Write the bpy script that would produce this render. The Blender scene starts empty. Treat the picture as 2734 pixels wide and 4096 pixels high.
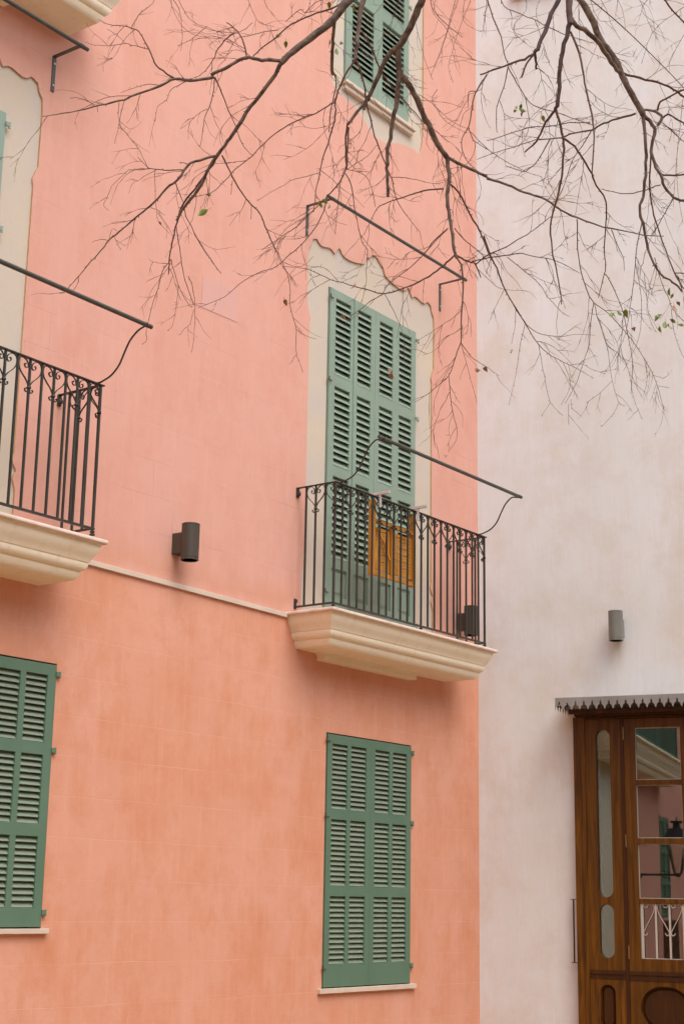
import bpy, math, random
from mathutils import Vector, Matrix
from mathutils.geometry import tessellate_polygon
R=math.radians
sc=bpy.context.scene
col=sc.collection
# ---------------- camera, sky, sun, exposure ----------------
cd=bpy.data.cameras.new('camera'); cam=bpy.data.objects.new('camera',cd); col.objects.link(cam); sc.camera=cam
cd.sensor_fit='VERTICAL'; cd.sensor_height=36.0; cd.lens=6210.788/4096*36.0; cd.clip_start=0.1; cd.clip_end=500
cam.matrix_world=Matrix(((0.58918788,-0.2055804,-0.78140536,-13.28884644),(-0.80781923,-0.12964397,-0.57499611,-8.05),(0.01690343,0.97001502,-0.24245646,1.6),(0,0,0,1)))
w=bpy.data.worlds.new('World'); sc.world=w; w.use_nodes=True
nt=w.node_tree; bg=nt.nodes['Background']; sky=nt.nodes.new('ShaderNodeTexSky'); sky.sky_type='NISHITA'; sky.sun_disc=False
SUN_EL=60; SUN_AZ=-108   # direction the light comes from, degrees from +X
sky.sun_elevation=R(SUN_EL); sky.sun_rotation=R(90-SUN_AZ); sky.dust_density=3.0; sky.air_density=1.0
# overcast: cloud veil scatters the blue out of the sky light
hs=nt.nodes.new('ShaderNodeHueSaturation'); hs.inputs['Saturation'].default_value=0.45; hs.inputs['Value'].default_value=1.0
nt.links.new(sky.outputs[0],hs.inputs['Color']); nt.links.new(hs.outputs[0],bg.inputs[0]); bg.inputs[1].default_value=0.15
ld=bpy.data.lights.new('sun','SUN'); ld.energy=.8; ld.angle=R(55); ld.color=(1,.96,.91)
lo=bpy.data.objects.new('sun',ld); col.objects.link(lo)
d=Vector((math.cos(R(SUN_EL))*math.cos(R(SUN_AZ)),math.cos(R(SUN_EL))*math.sin(R(SUN_AZ)),math.sin(R(SUN_EL))))
lo.rotation_euler=d.to_track_quat('Z','Y').to_euler(); lo.location=(-6,-6,20)
sc.view_settings.view_transform='Standard'; sc.view_settings.look='None'; sc.view_settings.exposure=0.9; sc.view_settings.gamma=1
sc.render.engine='CYCLES'; sc.cycles.max_bounces=10; sc.cycles.diffuse_bounces=6; sc.cycles.transparent_max_bounces=16
sc.render.resolution_x=683; sc.render.resolution_y=1024
random.seed(11)
A2=-77.45302398812719   # direction of the pale house front

# ---------------- materials ----------------
def nodes(name):
    m=bpy.data.materials.new(name); m.use_nodes=True; n=m.node_tree; b=n.nodes['Principled BSDF']; return m,n,b
def N(n,t,**k):
    x=n.nodes.new(t)
    for a,v in k.items():
        if a in x.inputs: x.inputs[a].default_value=v
        else: setattr(x,a,v)
    return x
def mapping(n,scale,loc=(0,0,0)):
    tc=N(n,'ShaderNodeTexCoord'); mp=N(n,'ShaderNodeMapping'); mp.inputs['Scale'].default_value=scale; mp.inputs['Location'].default_value=loc
    n.links.new(tc.outputs['Object'],mp.inputs['Vector']); return mp
def noise(n,scale,detail=4,rough=.55,loc=(0,0,0)):
    mp=mapping(n,scale,loc); t=N(n,'ShaderNodeTexNoise'); t.inputs['Scale'].default_value=1; t.inputs['Detail'].default_value=detail; t.inputs['Roughness'].default_value=rough
    n.links.new(mp.outputs[0],t.inputs['Vector']); return t.outputs['Fac']
def ramp(n,fac,a,b,lo=0.,hi=1.):
    r=N(n,'ShaderNodeMapRange'); r.inputs['From Min'].default_value=a; r.inputs['From Max'].default_value=b; r.inputs['To Min'].default_value=lo; r.inputs['To Max'].default_value=hi
    n.links.new(fac,r.inputs['Value']); return r.outputs[0]
def mix(n,fac,a,b,mode='MIX'):
    m=N(n,'ShaderNodeMix'); m.data_type='RGBA'; m.blend_type=mode
    def put(s,v):
        if isinstance(v,(tuple,list)): s.default_value=(*v,1) if len(v)==3 else v
        elif isinstance(v,(int,float)): s.default_value=v
        else: n.links.new(v,s)
    put(m.inputs[0],fac); put(m.inputs[6],a); put(m.inputs[7],b); return m.outputs[2]
def math_(n,op,a,b):
    m=N(n,'ShaderNodeMath'); m.operation=op
    for i,v in enumerate((a,b)):
        if isinstance(v,(int,float)): m.inputs[i].default_value=v
        else: n.links.new(v,m.inputs[i])
    return m.outputs[0]
def bump(n,b,h,strength,dist):
    u=N(n,'ShaderNodeBump'); u.inputs['Strength'].default_value=strength; u.inputs['Distance'].default_value=dist
    n.links.new(h,u.inputs['Height']); n.links.new(u.outputs[0],b.inputs['Normal'])
def mat(name,c,c2=None,scale=(6,6,6),rough=.6,bumps=.15,bscale=80,bdist=.003,metal=0,spec=.5,lo=.35,hi=.7):
    m,n,b=nodes(name); b.inputs['Roughness'].default_value=rough; b.inputs['Metallic'].default_value=metal; b.inputs['Specular IOR Level'].default_value=spec
    c2=c2 or tuple(x*.8 for x in c)
    n.links.new(mix(n,ramp(n,noise(n,scale,5),lo,hi),c,c2),b.inputs['Base Color'])
    if bumps: bump(n,b,noise(n,(bscale,)*3,3),bumps,bdist)
    return m
def pink(name,c1,c2,c3,x0,z0,stain_shade=False,mort=(.78,.56,.42)):
    m,n,b=nodes(name); b.inputs['Roughness'].default_value=.85; b.inputs['Specular IOR Level'].default_value=.25
    c=mix(n,ramp(n,noise(n,(.8,1,1.0),6,.68),.36,.62),c1,c2)
    c=mix(n,ramp(n,noise(n,(2.0,1,1.3),7,.72,(3,0,7)),.46,.70,0,1),c,c3)
    c=mix(n,ramp(n,noise(n,(3.5,1,5.5),7,.75,(13,0,5)),.52,.75,0,.4),c,tuple(x*.93 for x in c3))
    c=mix(n,ramp(n,noise(n,(16,1,1.3),4,.6,(9,0,1)),.5,.78,0,.35),c,tuple(x*1.08 for x in c1))
    tc=N(n,'ShaderNodeTexCoord'); sp=N(n,'ShaderNodeSeparateXYZ'); n.links.new(tc.outputs['Object'],sp.inputs[0])
    wob=ramp(n,noise(n,(.7,1,.7),2),.3,.7,-.008,.008)
    cx=N(n,'ShaderNodeCombineXYZ'); n.links.new(math_(n,'ADD',sp.outputs[0],x0),cx.inputs[0]); n.links.new(math_(n,'ADD',math_(n,'SUBTRACT',sp.outputs[2],z0),wob),cx.inputs[1])
    bt=N(n,'ShaderNodeTexBrick'); bt.offset=.5; n.links.new(cx.outputs[0],bt.inputs['Vector'])
    for k,v in (('Scale',1),('Mortar Size',.0026),('Mortar Smooth',.3),('Bias',0),('Brick Width',.464),('Row Height',.2817)): bt.inputs[k].default_value=v
    bt.inputs['Color1'].default_value=(1,1,1,1); bt.inputs['Color2'].default_value=(.987,.985,.983,1); bt.inputs['Mortar'].default_value=(1,1,1,1)
    c=mix(n,1.0,c,bt.outputs['Color'],'MULTIPLY')
    # the ruled joints fade in and out along the wall
    jf=math_(n,'MULTIPLY',bt.outputs['Fac'],ramp(n,noise(n,(1.3,1,2.1),3,.5,(5,0,2)),.4,.62,.2,.8))
    dk=ramp(n,noise(n,(1.7,1,2.4),3,.5,(15,0,12)),.42,.6)
    c=mix(n,jf,c,mix(n,math_(n,'MULTIPLY',dk,.9 if stain_shade else .25),mort,tuple(x*.66 for x in c1)))
    # short pale scratches
    sx=ramp(n,noise(n,(30,1,4.5),2,.5,(1,0,4)),.755,.80,0,.5)
    c=mix(n,sx,c,(.86,.72,.60))
    if stain_shade:
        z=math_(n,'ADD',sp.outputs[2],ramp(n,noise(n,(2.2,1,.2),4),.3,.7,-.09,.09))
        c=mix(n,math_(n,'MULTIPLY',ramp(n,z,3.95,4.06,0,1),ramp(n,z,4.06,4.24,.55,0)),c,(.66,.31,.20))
    if stain_shade:
        for q in ((-3.008,4.985,.05,.30),(-5.842,5.045,.05,.32),(-4.522,4.19,.06,.20),(-2.965,7.45,.03,.16),(-.73,7.45,.03,.15),(-6.11,7.45,.03,.2)): c=drip_shade(n,c,sp,*q,(.50,.22,.10),.5)  # rust runs below anchors and brackets; the shade under the lamp painted in likewise
    n.links.new(c,b.inputs['Base Color'])
    h=math_(n,'ADD',math_(n,'MULTIPLY',noise(n,(60,60,60),4),.5),math_(n,'MULTIPLY',noise(n,(5,5,2.2),4),1.3))
    h=math_(n,'SUBTRACT',h,math_(n,'MULTIPLY',jf,.45))
    bump(n,b,h,.6,.0045)
    return m
def drip_shade(n,c,sp,x0,zt,w,hgt,colr,amt):
    wig=ramp(n,noise(n,(9,1,5),3),.3,.7,-.012,.012)
    dx=math_(n,'ABSOLUTE',math_(n,'ADD',math_(n,'SUBTRACT',sp.outputs[0],x0),wig),0)
    m=math_(n,'MULTIPLY',ramp(n,dx,0,w,1,0),math_(n,'MULTIPLY',ramp(n,sp.outputs[2],zt-hgt,zt,0,1),ramp(n,sp.outputs[2],zt,zt+.02,1,0)))
    m=math_(n,'MULTIPLY',m,ramp(n,noise(n,(40,1,6),4),.3,.6,.4,1))
    return mix(n,math_(n,'MULTIPLY',m,amt),c,colr)
M={}
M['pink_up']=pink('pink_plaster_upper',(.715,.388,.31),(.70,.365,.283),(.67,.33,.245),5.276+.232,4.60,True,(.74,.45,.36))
M['pink_low']=pink('pink_plaster_lower',(.735,.372,.266),(.70,.328,.215),(.65,.275,.15),5.04+.232,3.68,False,(.80,.44,.29))
def white():
    m,n,b=nodes('pale_plaster'); b.inputs['Roughness'].default_value=.9; b.inputs['Specular IOR Level'].default_value=.2
    c=mix(n,ramp(n,noise(n,(1.0,1,.6),5,.6),.36,.66),(.755,.755,.755),(.70,.688,.665))
    c=mix(n,ramp(n,noise(n,(17,1,1.9),7,.7,(3,0,7)),.44,.72,0,.42),c,(.685,.63,.57))
    c=mix(n,ramp(n,noise(n,(42,1,3),4,.6,(8,0,3)),.5,.8,0,.3),c,(.78,.77,.79))
    c=mix(n,ramp(n,noise(n,(1.6,1,1.5),7,.72,(13,0,3)),.46,.66,0,.75),c,(.66,.595,.52))
    c=mix(n,ramp(n,noise(n,(9,1,14),2,.5,(21,0,3)),.80,.83,0,.5),c,(.36,.27,.2))
    tc=N(n,'ShaderNodeTexCoord'); sp=N(n,'ShaderNodeSeparateXYZ'); n.links.new(tc.outputs['Object'],sp.inputs[0])
    c=drip_shade(n,c,sp,1.43,4.07,.07,.30,(.46,.33,.22),.6); c=drip_shade(n,c,sp,.50,11.30,.06,.5,(.55,.42,.32),.5)
    n.links.new(c,b.inputs['Base Color'])
    h=math_(n,'ADD',math_(n,'MULTIPLY',noise(n,(48,48,7),5),.9),noise(n,(4,4,3),4)); bump(n,b,h,.5,.004); return m
M['white']=white()
M['surround']=mat('cream_lime_plaster',(.61,.51,.395),(.565,.49,.43),(3.1,3.1,2.4),.88,.5,30,.003,spec=.25)
M['reveal']=mat('ochre_edge',(.58,.38,.20),(.50,.30,.15),(8,8,8),.9,.2,50)
def stone():
    m,n,b=nodes('cream_moulded_stone'); b.inputs['Roughness'].default_value=.84; b.inputs['Specular IOR Level'].default_value=.22
    c=mix(n,ramp(n,noise(n,(2.5,2.5,6),6,.65),.38,.66),(.90,.80,.63),(.86,.745,.55))
    c=mix(n,ramp(n,noise(n,(14,14,1.2),5,.65,(2,2,2)),.55,.78,0,.55),c,(.70,.56,.36))
    c=mix(n,ramp(n,noise(n,(9,9,22),6,.7,(7,1,3)),.60,.80,0,.6),c,(.60,.47,.30))
    c=mix(n,ramp(n,noise(n,(5,5,5),6,.7,(3,8,3)),.62,.75,0,.5),c,(.82,.74,.62))
    n.links.new(c,b.inputs['Base Color']); h=math_(n,'ADD',noise(n,(55,55,55),4),math_(n,'MULTIPLY',noise(n,(9,9,9),4),1.5)); bump(n,b,h,.55,.003); return m
M['stone']=stone()
M['lip']=mat('pale_stone_lip',(.72,.58,.50),(.56,.42,.31),(9,9,25),.8,.4,60,.003,spec=.3,lo=.45,hi=.75)
M['course']=mat('pale_stone_course',(.68,.56,.46),(.62,.50,.40),(5,5,5),.8,.3,60,spec=.3)
M['green']=mat('green_shutter_paint',(.118,.208,.142),(.10,.188,.124),(3,3,2),.48,.12,120,.001,spec=.5)
M['green_up']=mat('green_paint_sky_sheen',(.245,.335,.26),(.215,.30,.23),(3,3,2),.36,.1,120,.001,spec=.7)  # paler than the lower leaves: sky sheen and haze put into the colour
M['louvre']=mat('green_louvre_dust_skylight',(.225,.275,.20),(.18,.245,.17),(14,14,30),.6,.15,90,.001)  # slats paler for dust and for sky light, both put in the colour
M['louvre_up']=mat('green_louvre_paint',(.27,.355,.28),(.24,.325,.25),(8,8,8),.42,.1,90,.001,spec=.6)  # upper slats: the same sky sheen put into a paler green
M['iron']=mat('dark_wrought_iron',(.042,.038,.030),(.024,.020,.015),(20,20,9),.5,.3,150,.001,spec=.5)
M['rust']=mat('rusty_iron',(.16,.08,.045),(.06,.045,.035),(30,30,30),.8,.3,150,.001)
M['rod']=mat('grey_green_pipe',(.075,.08,.068),(.055,.05,.042),(12,12,12),.42,.1,80,.001)
M['grey']=mat('grey_lamp_paint',(.065,.052,.036),(.055,.045,.032),(6,6,6),.45,.08,300,.0005)
M['grey_gloss']=mat('grey_lamp_gloss',(.20,.195,.17),(.17,.165,.145),(6,6,6),.25,.03,300,.0005)
M['bolt']=mat('zinc_bolt',(.55,.55,.52),None,(20,20,20),.35,0,1,metal=.7)
M['zinc']=mat('zinc_sheet',(.31,.30,.285),(.24,.23,.215),(2.5,2.5,4),.5,.1,60,.001,metal=.25)
M['alu']=mat('painted_aluminium',(.62,.55,.52),(.55,.47,.44),(9,9,9),.35,.03,80,.001)
M['dark']=mat('dark_interior',(.03,.022,.016),None,(3,3,3),.8,0)
M['room']=mat('room_wall',(.10,.075,.06),None,(3,3,3),.9,0)
M['cream_paint']=mat('cream_enamel',(.56,.49,.42),None,(5,5,5),.4,0)
M['paving']=mat('stone_paving',(.34,.22,.115),(.30,.19,.10),(.6,.6,.6),.9,.3,8,.01)
M['tile']=mat('roof_tile',(.40,.2,.12),(.32,.16,.09),(4,4,4),.9,.3,20,.01)
M['lantern']=mat('black_lantern',(.02,.022,.025),None,(9,9,9),.45,.1)
M['cream_wall']=mat('cream_wall_render',(.66,.60,.50),(.6,.55,.45),(1,1,1),.9,.2,30)
M['sand']=mat('warm_sand_render',(.36,.24,.15),(.32,.21,.13),(1,1,1),.9,.2,30)
M['wing']=mat('rose_plaster',(.62,.30,.235),(.57,.265,.2),(1,1,1),.9,.3,30)
def wood(name,c1,c2,c3,rough,sx=1.,knots=True):
    m,n,b=nodes(name); b.inputs['Roughness'].default_value=rough; b.inputs['Specular IOR Level'].default_value=.28
    mp=mapping(n,(22*sx,22*sx,1.3)); t=N(n,'ShaderNodeTexNoise'); t.inputs['Scale'].default_value=1; t.inputs['Detail'].default_value=6; t.inputs['Distortion'].default_value=.7
    n.links.new(mp.outputs[0],t.inputs['Vector'])
    c=mix(n,ramp(n,t.outputs['Fac'],.36,.64),c1,c2)
    c=mix(n,ramp(n,noise(n,(90*sx,90*sx,3),3),.5,.75,0,.6),c,c3)
    c=mix(n,ramp(n,noise(n,(9,9,1.1),3,.5,(4,4,4)),.62,.74,0,.7),c,tuple(x*1.9 for x in c2))
    n.links.new(c,b.inputs['Base Color']); bump(n,b,t.outputs['Fac'],.25,.001); return m
M['wood']=wood('brown_varnished_wood',(.070,.0245,.002),(.15,.054,.003),(.030,.010,.001),.36)
M['wood_dark']=wood('dark_reddish_wood',(.042,.013,.002),(.062,.019,.002),(.026,.008,.001),.42)
M['orange']=wood('orange_varnished_wood',(.50,.20,.020),(.60,.26,.03),(.28,.10,.012),.42,.8)
def glass():
    m=bpy.data.materials.new('window_glass'); m.use_nodes=True; n=m.node_tree; n.nodes.clear()
    o=N(n,'ShaderNodeOutputMaterial'); g=N(n,'ShaderNodeBsdfGlossy'); g.inputs['Roughness'].default_value=.012; g.inputs['Color'].default_value=(.95,.97,.94,1)
    t=N(n,'ShaderNodeBsdfTransparent'); t.inputs['Color'].default_value=(.94,.97,.95,1); f=N(n,'ShaderNodeFresnel'); f.inputs['IOR'].default_value=2.2
    x=N(n,'ShaderNodeMixShader'); n.links.new(f.outputs[0],x.inputs[0]); n.links.new(t.outputs[0],x.inputs[1]); n.links.new(g.outputs[0],x.inputs[2]); n.links.new(x.outputs[0],o.inputs[0]); return m
M['glass']=glass()
M['glass_dark']=mat('dark_pane',(.03,.05,.034),None,(2,2,2),.08,0)
M['bark']=mat('grey_brown_bark',(.20,.14,.105),(.075,.046,.034),(28,28,28),.8,.6,140,.002,lo=.4,hi=.62)
M['bark_red']=mat('reddish_bark',(.12,.066,.062),(.055,.032,.034),(24,24,24),.75,.5,140,.002,lo=.4,hi=.62)
M['bark_grey']=mat('pale_grey_bark',(.24,.21,.19),(.13,.11,.095),(28,28,28),.8,.5,140,.002)
M['twig']=mat('thin_twig_bark',(.15,.070,.050),(.09,.045,.032),(30,30,30),.8,0)
M['leaf_g']=mat('green_leaf',(.27,.36,.08),(.14,.23,.05),(40,40,40),.5,0)
M['leaf_y']=mat('yellow_leaf',(.45,.34,.07),None,(40,40,40),.5,0)
M['leaf_r']=mat('withered_brown_leaf',(.40,.22,.14),(.28,.14,.09),(60,60,60),.6,0)

# ---------------- mesh helpers ----------------
class MB:
    def __init__(s): s.v=[]; s.f=[]; s.m=[]
    def add(s,v,f,mi=0):
        o=len(s.v); s.v+=[tuple(p) for p in v]; s.f+=[tuple(i+o for i in q) for q in f]; s.m+=[mi]*len(f); return s
    def box(s,x0,x1,y0,y1,z0,z1,mi=0):
        return s.add([(x,y,z) for z in (z0,z1) for y in (y0,y1) for x in (x0,x1)],[(0,2,3,1),(4,5,7,6),(0,1,5,4),(2,6,7,3),(0,4,6,2),(1,3,7,5)],mi)
    def plate(s,outer,holes,y0,y1,mi=0,mh=None,back=True,sides=True):
        # solid sheet in the XZ plane, front at y0, back at y1, with through holes
        loops=[outer]+list(holes); flat=[p for l in loops for p in l]
        tri=tessellate_polygon([[Vector((p[0],p[1],0)) for p in l] for l in loops])
        n=len(flat); vs=[(p[0],y0,p[1]) for p in flat]+[(p[0],y1,p[1]) for p in flat]
        def front(t):
            a,b,c=(flat[i] for i in t); ar=(b[0]-a[0])*(c[1]-a[1])-(b[1]-a[1])*(c[0]-a[0]); return t if ar>0 else (t[0],t[2],t[1])
        F=[front(t) for t in tri]; o=len(s.v); s.add(vs,F,mi)
        G=[]
        if back: G+=[tuple(i+n for i in (t[0],t[2],t[1])) for t in F]
        s.f+=[tuple(i+o for i in q) for q in G]; s.m+=[mi]*len(G)
        k=0
        for li,l in enumerate(loops):
            ar=sum(l[i][0]*l[(i+1)%len(l)][1]-l[(i+1)%len(l)][0]*l[i][1] for i in range(len(l)))
            if li>0 or sides:
                for i in range(len(l)):
                    a,b=k+i,k+(i+1)%len(l); q=(a,a+n,b+n,b) if (ar>0)==(li==0) else (b,b+n,a+n,a)
                    s.f.append(tuple(j+o for j in q)); s.m.append(mi if (li==0 or mh is None) else mh)
            k+=len(l)
        return s
    def tube(s,pts,rad,n=8,mi=0,cap=True):
        pts=[Vector(p) for p in pts]; rad=rad if isinstance(rad,(list,tuple)) else [rad]*len(pts)
        o=len(s.v); t0=(pts[1]-pts[0]).normalized(); up=Vector((0,0,1)) if abs(t0.z)<.9 else Vector((1,0,0)); u=t0.cross(up).normalized()
        for i,p in enumerate(pts):
            t=(pts[min(i+1,len(pts)-1)]-pts[max(i-1,0)])
            t=t.normalized() if t.length>1e-9 else t0
            u=(u-t*u.dot(t)); u=u.normalized() if u.length>1e-6 else t.orthogonal().normalized(); v=t.cross(u)
            for k in range(n):
                a=2*math.pi*k/n; s.v.append(tuple(p+(u*math.cos(a)+v*math.sin(a))*rad[i]))
        for i in range(len(pts)-1):
            for k in range(n):
                a=o+i*n+k; b=o+i*n+(k+1)%n; s.f.append((a,b,b+n,a+n)); s.m.append(mi)
        if cap:
            s.f.append(tuple(o+k for k in reversed(range(n)))); s.m.append(mi); e=o+(len(pts)-1)*n; s.f.append(tuple(e+k for k in range(n))); s.m.append(mi)
        return s
    def sweepbar(s,pts,side,w,t,mi=0):
        # flat bar along pts; 'side' is the direction of its width
        pts=[Vector(p) for p in pts]; side=Vector(side).normalized(); o=len(s.v)
        for i,p in enumerate(pts):
            tg=(pts[min(i+1,len(pts)-1)]-pts[max(i-1,0)]).normalized(); nn=tg.cross(side).normalized()
            for a,b in ((-1,-1),(1,-1),(1,1),(-1,1)): s.v.append(tuple(p+side*w/2*a+nn*t/2*b))
        for i in range(len(pts)-1):
            for k in range(4):
                a=o+i*4+k; b=o+i*4+(k+1)%4; s.f.append((a,b,b+4,a+4)); s.m.append(mi)
        s.f.append((o+3,o+2,o+1,o)); e=o+(len(pts)-1)*4; s.f.append((e,e+1,e+2,e+3)); s.m+=[mi,mi]; return s
    def lathe(s,cx,cy,prof,n=24,mi=0):
        o=len(s.v)
        for r,z in prof:
            for k in range(n): a=2*math.pi*k/n; s.v.append((cx+r*math.cos(a),cy+r*math.sin(a),z))
        for i in range(len(prof)-1):
            for k in range(n): a=o+i*n+k; b=o+i*n+(k+1)%n; s.f.append((a,b,b+n,a+n)); s.m.append(mi)
        s.f.append(tuple(o+k for k in reversed(range(n)))); e=o+(len(prof)-1)*n; s.f.append(tuple(e+k for k in range(n))); s.m+=[mi,mi]; return s
    def build(s,name,mats,parent=None,smooth=None,bevel=0,label=None,off=(0,0,0)):
        me=bpy.data.meshes.new(name); me.from_pydata([(a-off[0],b-off[1],c-off[2]) for a,b,c in s.v],[],s.f)
        if not isinstance(mats,(list,tuple)): mats=[mats]
        for m in mats: me.materials.append(m)
        me.polygons.foreach_set('material_index',s.m); me.validate(); me.update()
        if smooth is not None:
            me.polygons.foreach_set('use_smooth',[True]*len(me.polygons)); me.set_sharp_from_angle(angle=R(smooth))
        o=bpy.data.objects.new(name,me); o.location=off; col.objects.link(o)
        if parent: o.parent=parent
        if label: o['label']=label
        if bevel:
            b=o.modifiers.new('bevel','BEVEL'); b.width=bevel; b.segments=2; b.limit_method='ANGLE'; b.angle_limit=R(40)
        return o
def tag(o,label,cat,group=None):
    o['label']=label; o['category']=cat
    if group: o['group']=group
    return o
def empty(name,loc=(0,0,0),rz=0):
    o=bpy.data.objects.new(name,None); o.location=loc; o.rotation_euler=(0,0,rz); o.empty_display_size=.2; col.objects.link(o); return o
def copy_tree(o,parent=None):
    c=o.copy(); col.objects.link(c)
    if parent: c.parent=parent
    for ch in list(o.children): copy_tree(ch,c)
    return c
def rect(x0,x1,z0,z1): return [(x0,z0),(x1,z0),(x1,z1),(x0,z1)]
def slot(x0,x1,z0,z1,n=10):
    r=(x1-x0)/2; cx=(x0+x1)/2
    if z1-z0<2*r: r=(z1-z0)/2
    P=[]
    for c,(ax,az,s) in enumerate(((x1-r,z1-r,0),(x0+r,z1-r,90),(x0+r,z0+r,180),(x1-r,z0+r,270))):
        for k in range(n+1):
            a=R(s+90*k/n); P.append((ax+r*math.cos(a),az+r*math.sin(a)))
    Q=[]
    for p in P:
        if not Q or math.hypot(p[0]-Q[-1][0],p[1]-Q[-1][1])>1e-5: Q.append(p)
    if math.hypot(Q[0][0]-Q[-1][0],Q[0][1]-Q[-1][1])<1e-5: Q.pop()
    return Q
def catmull(P,k=4):
    Q=[]
    for i in range(len(P)-1):
        a,b,c,d=(Vector(P[max(i-1,0)]),Vector(P[i]),Vector(P[i+1]),Vector(P[min(i+2,len(P)-1)]))
        for j in range(k):
            t=j/k; Q.append(.5*((2*b)+(c-a)*t+(2*a-5*b+4*c-d)*t*t+(3*b-a-3*c+d)*t**3))
    Q.append(Vector(P[-1])); return Q
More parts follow.
